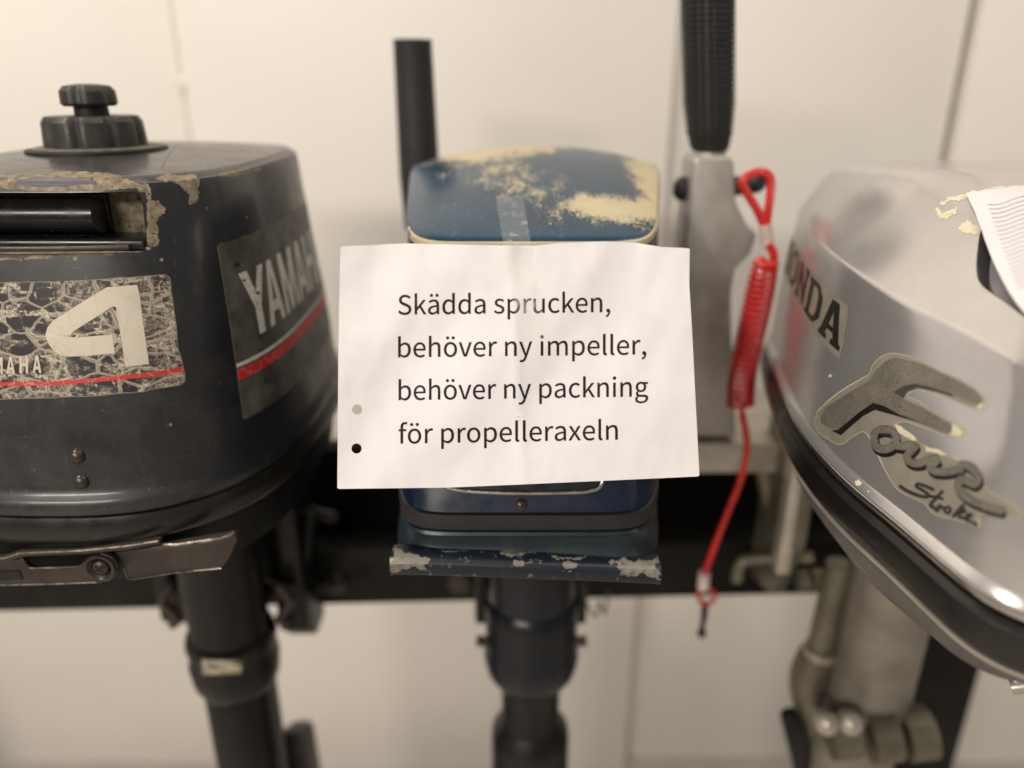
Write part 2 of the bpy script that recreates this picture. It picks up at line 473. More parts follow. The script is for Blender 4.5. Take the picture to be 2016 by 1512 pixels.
def chipped(name, paint, bare, thr, scale=55, rough=0.4, baremetal=0.6):
    m, nt, b = new_mat(name); n = N(nt)
    worn = n.ramp(n.noise(scale, 7, 0.68), [(thr, 0), (thr+0.03, 1)])
    p = n.mix(n.noise(20, 4), paint, tuple(c*1.7 for c in paint))
    q = n.mix(n.noise(160, 4), bare, tuple(c*0.6 for c in bare))
    n.L(n.mix(worn, p, q), b.inputs['Base Color'])
    n.L(n.math('MULTIPLY', worn, baremetal), b.inputs['Metallic'])
    b.inputs['Roughness'].default_value = rough
    n.bump(worn, 0.3, 0.0003, b)
    return m
def lip_paint():
    m, nt, b = new_mat('worn_lid_edge'); n = N(nt)
    xs = nt.nodes.new('ShaderNodeSeparateXYZ'); n.L(n.tc.outputs['Object'], xs.inputs[0])
    front = n.ramp(n.math('MULTIPLY', n.math('SUBTRACT', xs.outputs[1], 0.46), 10.0), [(0.08, 1.0), (0.45, 0.12)])
    rightside = n.ramp(n.math('MULTIPLY', n.math('SUBTRACT', xs.outputs[0], 0.06), 20.0), [(0.2, 0), (0.6, 0.9)])
    t_ = n.math('ADD', n.math('MAXIMUM', front, rightside), n.math('MULTIPLY', n.math('SUBTRACT', n.noise(150, 6, 0.7), 0.5), 1.5))
    worn = n.ramp(t_, [(0.50, 0), (0.58, 1)])
    cream = n.mix(n.noise(90, 5), (0.54, 0.47, 0.30), (0.38, 0.32, 0.19))
    n.L(n.mix(worn, (0.010, 0.034, 0.07), cream), b.inputs['Base Color']); b.inputs['Roughness'].default_value = 0.45
    return m
M['cream_edge'] = lip_paint()
M['blue'] = basic('navy_paint', (0.006, 0.016, 0.045), 0.3, col2=(0.005, 0.012, 0.03), nscale=30)
M['blue_bumper'] = chipped('chipped_navy_bumper', (0.003, 0.0065, 0.013), (0.26, 0.24, 0.20), 0.60, 170, 0.42)
M['bare_alu'] = chipped('bare_aluminium', (0.15, 0.14, 0.12), (0.26, 0.24, 0.20), 0.5, 190, 0.5, 0.7)
M['slate'] = basic('slate_blue_pan', (0.030, 0.045, 0.056), 0.34, 0.3, col2=(0.022, 0.034, 0.043), nscale=35)
M['dark_rubber'] = basic('charcoal_seal', (0.014, 0.0145, 0.015), 0.5, col2=(0.02, 0.02, 0.021))
M['navy_leg'] = basic('navy_leg', (0.0045, 0.007, 0.014), 0.3, 0.0, col2=(0.008, 0.009, 0.010), nscale=25, spec=0.4)
M['black_leg'] = basic('black_leg', (0.005, 0.0046, 0.004), 0.4, col2=(0.011, 0.010, 0.008), nscale=25, spec=0.35)
M['chrome'] = basic('dull_chrome', (0.62, 0.57, 0.50), 0.25, 1.0, nscale=120)

# paper
def paper():
    m, nt, b = new_mat('white_paper'); n = N(nt)
    c = n.mix(n.ramp(n.noise(28, 4), [(0.4, 0), (0.7, 1)]), (0.74, 0.715, 0.725), (0.70, 0.675, 0.685))
    n.L(c, b.inputs['Base Color']); b.inputs['Roughness'].default_value = 0.75
    b.inputs['Specular IOR Level'].default_value = 0.25
    n.bump(n.noise(260, 4, 0.7), 0.10, 0.0005, b)
    return m
M['paper'] = paper()
M['ink'] = basic('black_ink', (0.010, 0.008, 0.010), 0.7, col2=(0.020, 0.016, 0.019), spec=0.2)
M['blue_ink'] = basic('blue_grey_ink', (0.30, 0.31, 0.42), 0.7)
def tape():
    m, nt, b = new_mat('clear_tape'); n = N(nt)
    b.inputs['Base Color'].default_value = (0.86, 0.84, 0.80, 1)
    b.inputs['Roughness'].default_value = 0.22
    n.L(n.ramp(n.noise(120, 5, 0.65), [(0.55, 0.10), (0.62, 0.30)]), b.inputs['Alpha'])
    n.bump(n.noise(90, 4), 0.2, 0.0005, b)
    return m
M['tape'] = tape()

# silver motor
def silver():
    m, nt, b = new_mat('silver_paint'); n = N(nt)
    c = n.mix(n.ramp(n.noise(30, 6, 0.62), [(0.35, 0), (0.7, 1)]), (0.565, 0.55, 0.54), (0.62, 0.605, 0.59))
    v1 = n.mapped((45, 1300, 1300), (0.3, 0.15, 0.55))
    s1 = n.ramp(n.noise(1.6, 2, 0.5, vec=v1), [(0.645, 0), (0.70, 1)])
    v2 = n.mapped((1200, 40, 1200), (0.7, -0.4, 0.2))
    s2 = n.ramp(n.noise(1.6, 2, 0.5, vec=v2), [(0.655, 0), (0.71, 1)])
    gate = n.ramp(n.noise(14, 3), [(0.45, 0), (0.6, 1)])
    scr = n.math('MULTIPLY', n.math('MAXIMUM', s1, s2), gate)
    c = n.mix(n.math('MULTIPLY', scr, 0.6), c, (0.78, 0.74, 0.66))
    sp = n.ramp(n.noise(260, 2, 0.5), [(0.765, 0), (0.785, 1)])
    c = n.mix(sp, c, (0.75, 0.70, 0.55))
    n.L(c, b.inputs['Base Color'])
    b.inputs['Metallic'].default_value = 0.72
    r = n.ramp(n.noise(20, 4, 0.55), [(0.3, 0.18), (0.7, 0.27)])
    n.L(r, b.inputs['Roughness'])
    b.inputs['Coat Weight'].default_value = 0.12; b.inputs['Coat Roughness'].default_value = 0.2
    return m
M['silver'] = silver()
M['rim_highlight'] = basic('rim_highlight_metal', (0.66, 0.62, 0.56), 0.2, 0.95, col2=(0.5, 0.47, 0.43), nscale=40, rvar=0.05)
M['pan_silver'] = basic('grey_lower_cowl', (0.21, 0.20, 0.19), 0.45, 0.5, col2=(0.17, 0.16, 0.15))
M['cream_chip'] = basic('cream_primer_chip', (0.72, 0.67, 0.47), 0.6, col2=(0.60, 0.55, 0.37), nscale=200)
M['decal_tan'] = basic('tan_silver_decal', (0.37, 0.34, 0.28), 0.4, 0.3, col2=(0.30, 0.275, 0.225), nscale=60)
M['decal_face'] = basic('speckled_grey_decal', (0.20, 0.185, 0.155), 0.42, 0.3, col2=(0.26, 0.24, 0.20), nscale=60, speck=((0.035, 0.03, 0.027), 1700, 0.585))
M['decal_black'] = basic('black_decal', (0.012, 0.011, 0.011), 0.4)
M['decal_grey'] = basic('smoke_decal', (0.062, 0.056, 0.054), 0.42)
M['alu_grey'] = basic('grey_aluminium', (0.44, 0.425, 0.395), 0.42, 0.5, col2=(0.37, 0.35, 0.32), nscale=30)
M['alu_olive'] = basic('dull_olive_alloy', (0.20, 0.18, 0.13), 0.42, 0.5, col2=(0.12, 0.11, 0.08), nscale=30)
M['alu_light'] = basic('light_alloy', (0.55, 0.50, 0.43), 0.4, 0.5, col2=(0.42, 0.38, 0.31), nscale=40)
M['cord'] = basic('red_cord', (0.62, 0.018, 0.016), 0.32, col2=(0.48, 0.012, 0.012), coat=0.3)
M['sleeve'] = basic('clear_sleeve', (0.72, 0.60, 0.54), 0.3)
M['beam'] = basic('black_rack_paint', (0.0045, 0.004, 0.0033), 0.5, col2=(0.010, 0.009, 0.006), nscale=20, spec=0.22)
M['beam_wood'] = basic('dark_stained_board', (0.003, 0.0026, 0.0026), 0.6, spec=0.12)
M['alu_warm'] = basic('warm_cast_alloy', (0.30, 0.275, 0.23), 0.45, 0.45, col2=(0.20, 0.18, 0.145), nscale=18)

# ------------------------------------------------------------------ the setting: wall of white sheets, floor
WY = 1.10
wall = block('wall', (-2.2, WY + 0.03, -0.05), (2.4, WY + 0.12, 3.0), M['gap'], None, 0.0)
tag(wall, 'white sheet-clad wall behind the outboard motors', None, kind='structure')
panels = [(-2.19, -0.440, WY), (-0.4275, 0.2106, WY - 0.022), (0.214, 0.597, WY + 0.012), (0.609, 2.39, WY)]
for x0, x1, y in panels:
    block('panel', (x0, y, 0.0), (x1, WY + 0.0295 if y < WY + 0.01 else WY + 0.0297, 2.9), M['wall'], wall, 0.002)
block('joint_strip', (-0.4385, WY + 0.001, 0.0), (-0.429, WY + 0.029, 2.9), M['wall'], wall, 0.001)
sp = PY(380, 165, WY - 0.02)
lathe('screw_cap', [(0.0, -0.004), (0.011, -0.004), (0.011, 0.003), (0.007, 0.007), (0.0, 0.008)], (-0.4335, WY - 0.001, sp.z), M['cream_screw'], wall, 24, (0, -1, 0))
fl = block('floor', (-4, -4.0, -0.05), (4, WY + 0.03, 0.0), M['floor'], None, 0.0)
tag(fl, 'grey-brown floor under the motor rack', None, kind='structure')

# ------------------------------------------------------------------ motor rack
YAW = math.atan(0.035); PIV = R(0, 0.70, -0.5)
rack = base('motor_rack', (0, 0.72, 0), 'black painted rack of a beam, rear board and posts that the motors hang on', 'rack')
block('beam', R(-1.3, 0.698, -0.531), R(1.3, 0.755, -0.462), M['beam'], rack, 0.003, YAW, PIV)
block('rear_board', R(-1.3, 0.7555, -0.525), R(1.3, 0.785, -0.372), M['beam_wood'], rack, 0.003, YAW, PIV)
for px in (1838, -560):
    c = PY(px, 1400, 0.80)
    block('post', (c.x - 0.040, 0.789, 0.0), (c.x + 0.040, 0.86, H0 - 0.30), M['beam'], rack, 0.004)
    block('foot', (c.x - 0.05, 0.55, 0.002), (c.x + 0.05, 1.02, 0.05), M['beam'], rack, 0.004)
for px in (905, 660):
    b0 = PY(px, 1145, 0.698 + 0.035*(px - 1008)/1800)
    lathe('bolt', [(0, -0.01), (0.014, -0.01), (0.014, 0.004), (0.011, 0.007), (0.0, 0.008)], b0, M['steel_brown'], rack, 20, (0, -1, 0))

# ------------------------------------------------------------------ charcoal motor (left)
yam = base('outboard_motor', (-0.27, 0.60, 0), 'charcoal outboard motor with black fuel cap, cracked badge and a big numeral four', 'outboard motor', 'outboard motors hung on the rack')
YCX = -0.28
def plan(W, yf, yr, n, z, cx=YCX, N_=128):
    yc = (yf + yr)/2; L = (yr - yf)/2; out = []
    for j in range(N_):
        t = 2*math.pi*(j + 0.5)/N_; c, s = math.cos(t), math.sin(t)
        out.append(R(cx + W*math.copysign(abs(c)**(2/n), c), yc + L*math.copysign(abs(s)**(2/n), s), z))
    return out
YROWS = [(-0.052, .1055, .4390, .700, 3.8), (-0.0535, .1085, .4360, .703, 3.8), (-0.057, .1100, .4345, .704, 3.75), (-0.08, .1122, .4303, .708, 3.6), (-0.11, .1148, .4250, .715, 3.45),
         (-0.14, .1180, .4200, .722, 3.3), (-0.17, .1210, .4150, .730, 3.15), (-0.20, .1238, .4103, .737, 3.0), (-0.228, .1260, .4066, .744, 2.85),
         (-0.2325, .1268, .4056, .745, 2.82), (-0.2345, .1288, .4034, .748, 2.75), (-0.2375, .1297, .4024, .749, 2.72), (-0.2425, .1300, .4020, .750, 2.7), (-0.2445, .1292, .4028, .749, 2.7)]
rings = [plan(W, yf, yr, n, z) for z, W, yf, yr, n in YROWS][::-1]
topc = (0.439 + 0.700)/2
for r in (0.985, 0.95, 0.85, 0.7, 0.55, 0.40, 0.25, 0.1, 0.02):
    zz = -0.0505 + 0.0085*(1 - r*r)
    rings.append([Vector((H.x*r + YCX*(1-r), H.y*r + topc*(1-r), zz + H0)) for H in plan(.1055, .4390, .700, 3.8 - 1.4*(1-r), 0)])
v, f = loft(rings)
ycowl = mesh('cowl', v, f, M['charcoal'], yam, angle=25)
YB = bvh_of(ycowl)
# the grip opening under the top edge
rc = []
x0, x1, z0, z1, rr = -0.361, -0.2085, -0.0908, -0.0575, 0.004
for cx_, cz_, a0 in ((x1-rr, z1-rr, 0), (x0+rr, z1-rr, 90), (x0+rr, z0+rr, 180), (x1-rr, z0+rr, 270)):
    for k in range(5):
        a = math.radians(a0 + k*22.5); rc.append((cx_ + rr*math.cos(a), cz_ + rr*math.sin(a)))
v, f = loft([[R(x, yy, z) for x, z in rc] for yy in (0.39, 0.466)])
cut = mesh('cut', v, f, M['primer'], None)
carve(ycowl, cut)
tube('grip_roll', [R(-0.359, 0.4545, -0.0725), R(-0.30, 0.4535, -0.0725), R(-0.240, 0.4535, -0.0725)], 0.0105, M['black_gloss'], yam, 24)
block('grip_floor', R(-0.3595, 0.4375, -0.0902), R(-0.2100, 0.4645, -0.0845), M['black_gloss'], yam, 0.0015)
block('grip_back', R(-0.3595, 0.4610, -0.0842), R(-0.2390, 0.4652, -0.0610), M['black_gloss'], yam, 0.001)
# bright rolled lower lip of the opening
lipp = [hit(YB, px, 494 + (px/300.0)**2*-5)[0] + Vector((0, -0.0003, 0.0012)) for px in range(-120, 270, 15)]
tube('lower_lip', lipp, 0.0016, M['steel_brown'], yam, 10)
# rim: rubber bead with a splice
bead = [(-0.2450, .1270, .4050, .747), (-0.2462, .1300, .4022, .750), (-0.2500, .1316, .4008, .7515), (-0.2560, .1320, .4005, .752), (-0.2610, .1312, .4012, .751), (-0.2640, .1290, .4035, .749), (-0.2645, .1230, .41, .742)]
v, f = loft([plan(W, yf, yr, 2.7, z) for z, W, yf, yr in bead]); rim = mesh('rubber_rim', v, f, M['rubber'], yam)
RB = bvh_of(rim)
VF = ribbon([(176, 1014), (177, 1030), (176, 1050), (175, 1071)], 1.6, 4)
stick('splice', None, RB, M['dark'], rim, 0.00008, VF=VF)
# lower pan
v, f = loft([plan(.1235, .4085, .742, 2.8, -0.2648), plan(.1235, .4085, .742, 2.8, -0.272), plan(.118, .416, .735, 2.9, -0.30), plan(.07, .47, .70, 2.9, -0.325)])
mesh('lower_pan', v, f, M['pan'], yam)
# latch gear under the front
YP = 0.4035
def plate(name, px, y, t, m, parent, bev=0.0008): return slab(name, [PY(a, b, y) for a, b in px], (0, t, 0), m, parent, bev)
latch = plate('latch_plate', [(-90, 1112), (30, 1103), (45, 1099), (52, 1112), (62, 1119), (158, 1114), (168, 1104), (180, 1094), (200, 1090), (220, 1096), (232, 1113), (229, 1134), (207, 1146), (100, 1151), (-90, 1155)], YP, 0.004, M['steel_brown'], yam)
plate('latch_rail', [(-90, 1100), (8, 1098), (40, 1087), (160, 1082), (250, 1073), (313, 1063), (315, 1071), (250, 1083), (165, 1091), (48, 1096), (12, 1106), (-90, 1109)], YP - 0.003, 0.005, M['steel_brown'], yam, 0.0006)
tube('rail_edge', [PY(a, b, YP - 0.0035) for a, b in [(-90, 1101), (8, 1099), (40, 1089), (160, 1084), (250, 1075), (312, 1065)]], 0.0006, M['edge_steel'], latch, 8)
tube('plate_edge', [PY(a, b, YP - 0.0002) for a, b in [(-90, 1154), (100, 1150), (200, 1146)]], 0.0004, M['edge_steel'], latch, 8)
tube('slot_edge', [PY(a, b, YP - 0.0002) for a, b in [(58, 1118), (110, 1117.5), (158, 1115), (168, 1105), (180, 1095)]], 0.0004, M['edge_steel'], latch, 8)
plate('latch_window', [(-90, 1128), (38, 1124), (44, 1142), (-90, 1146)], YP - 0.0008, 0.003, M['dark'], latch, 0)
sc0 = PY(198, 1117, YP)
lathe('boss', [(0.0062, 0.0), (0.0098, 0.0), (0.0098, 0.0012), (0.0092, 0.002), (0.0078, 0.002), (0.0070, 0.0005), (0.0062, 0.0)], sc0, M['steel_brown'], latch, 36, (0, -1, 0))
scr = lathe('screw', [(0.0, -0.003), (0.0052, -0.003), (0.0052, 0.0004), (0.0044, 0.0014), (0.002, 0.0022), (0.0, 0.0023)], sc0, M['rivet'], latch, 28, (0, -1, 0))
for a in (0.7, 0.7 + math.pi/2):
    d = Vector((math.cos(a), 0, math.sin(a)))*0.0030; e = Vector((-math.sin(a), 0, math.cos(a)))*0.0006
    q = sc0 + Vector((0, -0.0026, 0))
    slab('cross_slot', [q+d+e, q-d+e, q-d-e, q+d-e], (0, 0.001, 0), M['dark'], scr, 0)
brk = plate('carry_bracket', [(224, 1088), (320, 1076), (462, 1051), (466, 1062), (450, 1100), (436, 1118), (345, 1128), (262, 1141), (252, 1141), (243, 1115)], 0.408, 0.006, M['steel_brown'], yam, 0.001)
tube('worn_edge', [PY(a, b, 0.4055) for a, b in [(322, 1071), (345, 1073), (436, 1060), (452, 1053), (462, 1046)]], 0.0012, M['edge_steel'], brk, 10)
tube('lower_edge', [PY(a, b, 0.4078) for a, b in [(243, 1118), (252, 1140), (262, 1140.5), (345, 1127.5), (436, 1119)]], 0.0004, M['edge_steel'], brk, 8)
# fuel cap with its vent screw
CX, CY, CZ = -0.2815, 0.545, -0.0440
lathe('cap_recess', [(0.0, 0.0004), (0.0435, 0.0004), (0.044, 0.0), (0.044, -0.004), (0.0, -0.004)], R(CX + 0.0005, CY, CZ + 0.0016), M['dark'], yam, 64)
fc = lathe('fuel_cap', [(0.0, 0.003), (0.0318, 0.003), (0.0318, 0.006), (0.0308, 0.019), (0.0284, 0.0224), (0.0, 0.0229)], R(CX, CY, CZ), M['cap'], yam, 120,
           rf=lambda th, h: 1 - 0.075*max(0, math.cos(th*9 + 0.6))**3 if 0.001 < h < 0.0226 else 1, angle=30)
lathe('flange', [(0.0, 0.0012), (0.0400, 0.0012), (0.0405, 0.0026), (0.039, 0.0032), (0.0, 0.0040)], R(CX + 0.002, CY - 0.001, CZ), M['flange'], fc, 64)
lathe('vent_stem', [(0.0108, 0.0224), (0.0102, 0.0325)], R(CX + 0.0005, CY, CZ), M['dark'], fc, 32)
kn = [(0.0, 0.0284), (0.0158, 0.0286), (0.0175, 0.0304), (0.0171, 0.0380), (0.0144, 0.0411), (0.0067, 0.0423), (0.0, 0.0425)]
lathe('vent_knob', kn, R(CX, CY, CZ), M['cap'], fc, 90, rf=lambda th, h: 1 - 0.13*max(0, math.cos(th*5 + 1.2))**2)
# rivets
for px, py in ((152, 898), (160, 948)):
    p, nn = hit(YB, px, py)
    lathe('rivet', [(0.0046, -0.0005), (0.0046, 0.0006), (0.0040, 0.0018), (0.0025, 0.0027), (0.0, 0.0030)], p, M['rivet'], yam, 24, nn)
# badge with the numeral
YB2 = bvh_of(ycowl)
bz = jag([(-355, 575), (-350, 566), (-120, 559), (0, 557), (112, 555), (119, 554), (121, 561), (127, 554), (240, 546), (324, 541), (334, 547), (342, 610), (351, 690), (364, 742), (362, 752), (352, 758), (282, 771), (190, 779), (100, 783), (0, 786), (-200, 786), (-345, 780), (-352, 770)], 1.6, 3, 4)
badge = stick('badge', [bz], YB2, M['crazed'], yam, 0.00018, 16)
for i in range(1):
    stick('badge_edge', None, YB2, M['sticker_edge'], badge, 0.00026, VF=ribbon(bz, 1.6, 1, True))
z4 = lambda pts: [(x/5.04, 520 + y/5.04) for x, y in pts]
four = [(1065, 228), (1360, 205), (1385, 300), (1432, 660), (1480, 990), (1245, 1018), (1200, 720), (1152, 425), (1118, 420), (900, 560), (740, 660), (706, 695), (712, 722), (760, 728), (1115, 697), (1143, 885), (900, 905), (680, 918), (600, 900), (540, 865), (490, 800), (462, 740), (455, 690), (475, 625), (530, 560), (700, 450), (900, 325)]
stick('numeral', [z4(four)], YB2, M['print_cream'], badge, 0.00034, 16)
red = [(-345, 750), (-200, 756), (0, 752), (100, 751), (200, 743), (300, 732), (361, 722), (363, 731), (300, 741), (200, 751), (100, 759), (0, 760), (-200, 764), (-346, 758)]
stick('stripe', [red], YB2, M['print_red'], badge, 0.00034, 16)
# block capitals on a unit box: x 0..1 (width), y 0..1 (height)
def cap_letter(c):
    b = 0.25
    if c == 'A': return [[(0, 0), (.36, 1), (.64, 1), (1, 0), (.74, 0), (.68, .2), (.32, .2), (.26, 0)], [(.38, .37), (.62, .37), (.5, .78)]]
    if c == 'Y': return [[(.37, 0), (.63, 0), (.63, .42), (1, 1), (.72, 1), (.5, .64), (.28, 1), (0, 1), (.37, .42)]]
    if c == 'M': return [[(0, 0), (.2, 0), (.2, .62), (.42, 0), (.58, 0), (.8, .62), (.8, 0), (1, 0), (1, 1), (.74, 1), (.5, .36), (.26, 1), (0, 1)]]
    if c == 'H': return [[(0, 0), (.27, 0), (.27, .41), (.73, .41), (.73, 0), (1, 0), (1, 1), (.73, 1), (.73, .59), (.27, .59), (.27, 1), (0, 1)]]
small = []
for i, c in enumerate('YAMAHA'):
    x0 = 82 - 26*(5 - i) - 17; wdt = 17 if c != 'M' else 19
    for lp in cap_letter(c): small.append([(x0 + x*wdt, 734 - y*34 - (x0-60)*0.035) for x, y in lp])
stick('small_lettering', small, YB2, M['print_cream'], badge, 0.00034, 10)
# side sticker with the name, laid on from the side
def from_right(a, b): return Vector((1.0, a, b)), Vector((-1, 0, 0))
def yz(px, py):
    h = hit(YB, px, py)[0]; return (h.y, h.z) if h is not None else None
SS = 1.0
tl, bl = yz(427, 481), yz(479, 827)
def side_shape(loops): return [[(y*1000, z*1000) for y, z in lp] for lp in loops]
def from_right_mm(a, b): return Vector((1.0, a/1000, b/1000)), Vector((-1, 0, 0))
Y0t, Zt = tl; Y0b, Zb = bl
def sq(s, t):      # s along the side in metres from the sticker's front edge, t 0 bottom .. 1 top
    return (lerp(Y0b, Y0t, t) + s, lerp(Zb, Zt, t))
SL = 0.235
edge = [sq(0.003, 0), sq(0, 0.012), sq(0, 0.3), sq(0, 0.6), sq(0, 0.988), sq(0.003, 1)] + [sq(s/10*SL, 1) for s in range(1, 11)] + [sq(s/10*SL, 0) for s in range(10, 0, -1)]
ss = stick('side_sticker', side_shape([edge]), YB, M['sticker_grey'], yam, 0.00018, 8, from_right_mm)
stick('sticker_edge', None, YB, M['sticker_edge'], ss, 0.00022, shoot=from_right_mm, VF=ribbon([(y*1000, z*1000) for y, z in edge[:9]], 0.45, 1))
letters = []
for c, a, b_ in (('Y', .4765, .5065), ('A', .5025, .5300), ('M', .5335, .5660), ('A', .5690, .5970), ('H', .6005, .6275), ('A', .6305, .6590)):
    for lp in cap_letter(c): letters.append([(lerp(a, b_, x) - 0.003*(1 - y), 1.0545 + y*0.0425) for x, y in lp])
stick('name_lettering', side_shape(letters), YB, M['print_silver'], ss, 0.00034, 6, from_right_mm)
stick('pale_stripe', side_shape([[sq(s/10*SL, 0.333) for s in range(11)] + [sq(s/10*SL, 0.312) for s in range(10, -1, -1)]]), YB, M['print_silver'], ss, 0.00034, 6, from_right_mm)
stick('red_stripe', side_shape([[sq(s/10*SL, 0.298) for s in range(11)] + [sq(s/10*SL, 0.237) for s in range(10, -1, -1)]]), YB, M['print_red'], ss, 0.00034, 6, from_right_mm)
for px, py, r_ in ((480, 552, 3.2), (507, 577, 4.0)):
    stick('chip', [jag(circle2(px, py, r_, r_*0.8, 7), 1.2, 2, px)], bvh_of(ss), M['decal_black'], ss, 0.0003, 6)
# chipped paint
def chips(polys, m, off=0.00012, amp=5, seed=3, name='bare_patch'):
    for i, p in enumerate(polys): stick(name, [jag(p, amp, 5, seed + i)], YB2, m, yam, off, 12)
chips([[(-170, 349), (0, 346), (60, 342), (110, 337), (160, 338), (215, 341), (236, 347), (262, 356), (284, 358), (292, 372), (297, 392), (318, 403), (326, 412), (318, 424), (312, 430), (311, 460), (309, 484), (296, 490), (291, 480), (288, 400), (284, 377), (270, 370.5), (0, 371), (-170, 372)],
       [(305, 349), (340, 343), (388, 344), (393, 356), (386, 372), (391, 390), (383, 399), (373, 403), (368, 397), (374, 386), (361, 371), (348, 362), (332, 356)],
       [(430, 343), (470, 338), (515, 329), (512, 336), (480, 345), (436, 348)],
       [(292, 484), (296, 492), (230, 499), (150, 506), (80, 510), (0, 512), (0, 507), (100, 503), (200, 497)]], M['primer'], seed=11)
chips([[(40, 353), (120, 350), (190, 357), (186, 364), (120, 367), (30, 365)], [(240, 350), (282, 352), (300, 362), (270, 361)]], M['blue_under'], 0.0002, 3, 31, 'undercoat_patch')
chips([[(276, 357), (292, 362), (298, 385), (290, 372)], [(372, 398), (376, 380), (366, 370), (384, 374), (389, 392)]], M['primer_pale'], 0.0002, 3, 41, 'pale_patch')
chips([circle2(148, 509, 5, 4, 7), circle2(318, 511, 4, 3.5, 7), circle2(336, 836, 3.2, 3.6, 7), circle2(407, 410, 1.5, 3.5, 6), circle2(486, 427, 1.8, 2, 6)], M['primer_pale'], 0.00012, 1.2, 51, 'paint_nick')
stick('seam_line', None, YB2, M['blue_under'], yam, 0.00008, VF=ribbon([(374, 263), (350, 285), (331, 306), (322, 322), (318, 336)], 2.0, 5))
# leg, swivel collar and clamp
LX, LY = -0.270, 0.60
leg = lathe('leg', [(0.040, -0.300), (0.0375, -0.34), (0.0365, -0.485), (0.0375, -0.492)], R(LX, LY, 0), M['leg_charcoal'], yam, 40)
col = lathe('collar', [(0.036, -0.486), (0.0405, -0.489), (0.0425, -0.497), (0.0405, -0.503), (0.0395, -0.508), (0.0425, -0.520), (0.0405, -0.540), (0.034, -0.553), (0.028, -0.556)], R(LX, LY, 0), M['leg_charcoal'], yam, 40)
q = col_bv = bvh_of(col)
stick('pale_label', [[(398, 1298), (475, 1302), (474, 1325), (400, 1328)]], q, M['label_pale'], col, 0.0004, 10)
low = lathe('lower_leg', [(0.028, -0.552), (0.0315, -0.558), (0.0315, -0.80), (0.034, -1.0), (0.02, -1.12)], R(LX - 0.002, LY, 0), M['leg_charcoal'], yam, 40, rf=lambda th, h: 1 + 0.55*max(0, math.cos(th - math.pi/2))**2)
stick('grey_label', [[(415, 1345), (480, 1338), (482, 1375), (424, 1380)]], bvh_of(low), M['label_grey'], low, 0.0004, 10)
slab('fin', [R(LX + 0.01, 0.64, -0.66), R(LX + 0.01, 0.70, -0.70), R(LX + 0.01, 0.72, -0.95), R(LX + 0.01, 0.64, -1.0)], (0.028, 0.0, 0), M['black_leg'], low, 0.009)
slab('clamp_bracket', [R(-0.235, 0.63, -0.30), R(-0.235, 0.63, -0.515), R(-0.235, 0.66, -0.545), R(-0.235, 0.695, -0.545), R(-0.235, 0.695, -0.30)], (0.030, 0, 0), M['leg_charcoal'], yam, 0.004)
slab('clamp_bracket', [R(-0.335, 0.63, -0.30), R(-0.335, 0.63, -0.505), R(-0.335, 0.66, -0.53), R(-0.335, 0.695, -0.53), R(-0.335, 0.695, -0.30)], (-0.018, 0, 0), M['leg_charcoal'], yam, 0.004)
for sx, px in ((-1, 352), (1, 545)):
    c = PY(px, 1172, 0.615)
    tube('pivot_bolt', [c + Vector((-0.02*sx, 0.02, 0)), c + Vector((0.010*sx, 0, 0))], 0.010, M['steel_brown'], yam, 16)
    tube('cotter', smooth_path([c + Vector((0.004*sx, -0.004, 0.014)), c + Vector((0.014*sx, -0.006, -0.004)), c + Vector((0.002*sx, -0.006, -0.022)), c + Vector((0.010*sx, -0.004, -0.032))], 5), 0.0045, M['steel_brown'], yam, 10)
for px, py in ((660, 1020), (550, 985)):
    c = PY(px, py, 0.66)
    tube('clamp_screw', [c, c + Vector((-0.05, 0.03, -0.004))], 0.006, M['steel_brown'], yam, 12)
tube('clamp_handle', smooth_path([PY(612, 1010, 0.66), PY(605, 1060, 0.655), PY(600, 1150, 0.655), PY(660, 1150, 0.65), PY(668, 1128, 0.65)], 6), 0.007, M['pan'], yam, 12)
slab('clamp_arm', [PY(500, 990, 0.655), PY(590, 960, 0.655), PY(600, 1180, 0.655), PY(520, 1160, 0.655)], (0, 0.03, 0), M['pan'], yam, 0.004)

# ------------------------------------------------------------------ blue motor (middle)
blu = base('outboard_motor', (0.016, 0.60, 0), 'small blue outboard motor with paint worn to cream, wearing a white note', 'outboard motor', 'outboard motors hung on the rack')
def bplan(Wf, Wr, yf, yr, nr, z, N_=160, zfun=None, nf=8.5):
    yc = (yf + yr)/2; L = (yr - yf)/2; out = []
    for j in range(N_):
        t = 2*math.pi*(j + 0.5)/N_; c, s = math.cos(t), math.sin(t)
        if s < 0: n = nf
        else: n = nr
        y = yc + L*math.copysign(abs(s)**(2/n), s)
        Wd = lerp(Wf, Wr, (y - yf)/(yr - yf))
        x = 0.0115 + 0.04*(y - 0.46) + Wd*math.copysign(abs(c)**(2/n), c)
        out.append(R(x, y, z + (zfun(x, y) if zfun else 0)))
    return out
def dome(x, y):      # the lid rises towards the back
    t = (y - .4655)/(.725 - .4655)
    xn = (x - 0.0115 - 0.04*(y - 0.46))/lerp(.078, .112, t)
    return 0.0375*math.sin(min(max(t, 0), 1)*1.75) - 0.03*max(0, t - 0.75) - 0.017*min(1, max(t, 0))*xn*xn
rows = []
for z, Wf, Wr, yf, yr in ((-.2425, .0800, .118, .4038, .762), (-.225, .0797, .118, .4105, .760), (-.205, .0793, .118, .4185, .758), (-.180, .0787, .117, .4290, .75), (-.140, .0776, .115, .4465, .74), (-.110, .0767, .113, .4590, .732), (-.0955, .0762, .1125, .4640, .729)):
    k = min(1, max(0, (z + .245)/.1495))
    rows.append(bplan(Wf, Wr, yf, yr, 3.6, z, zfun=lambda x, y, k=k: dome(x, y)*k))
v, f = loft(rows)
bcowl = mesh('cowl', v, f, M['blue'], blu)
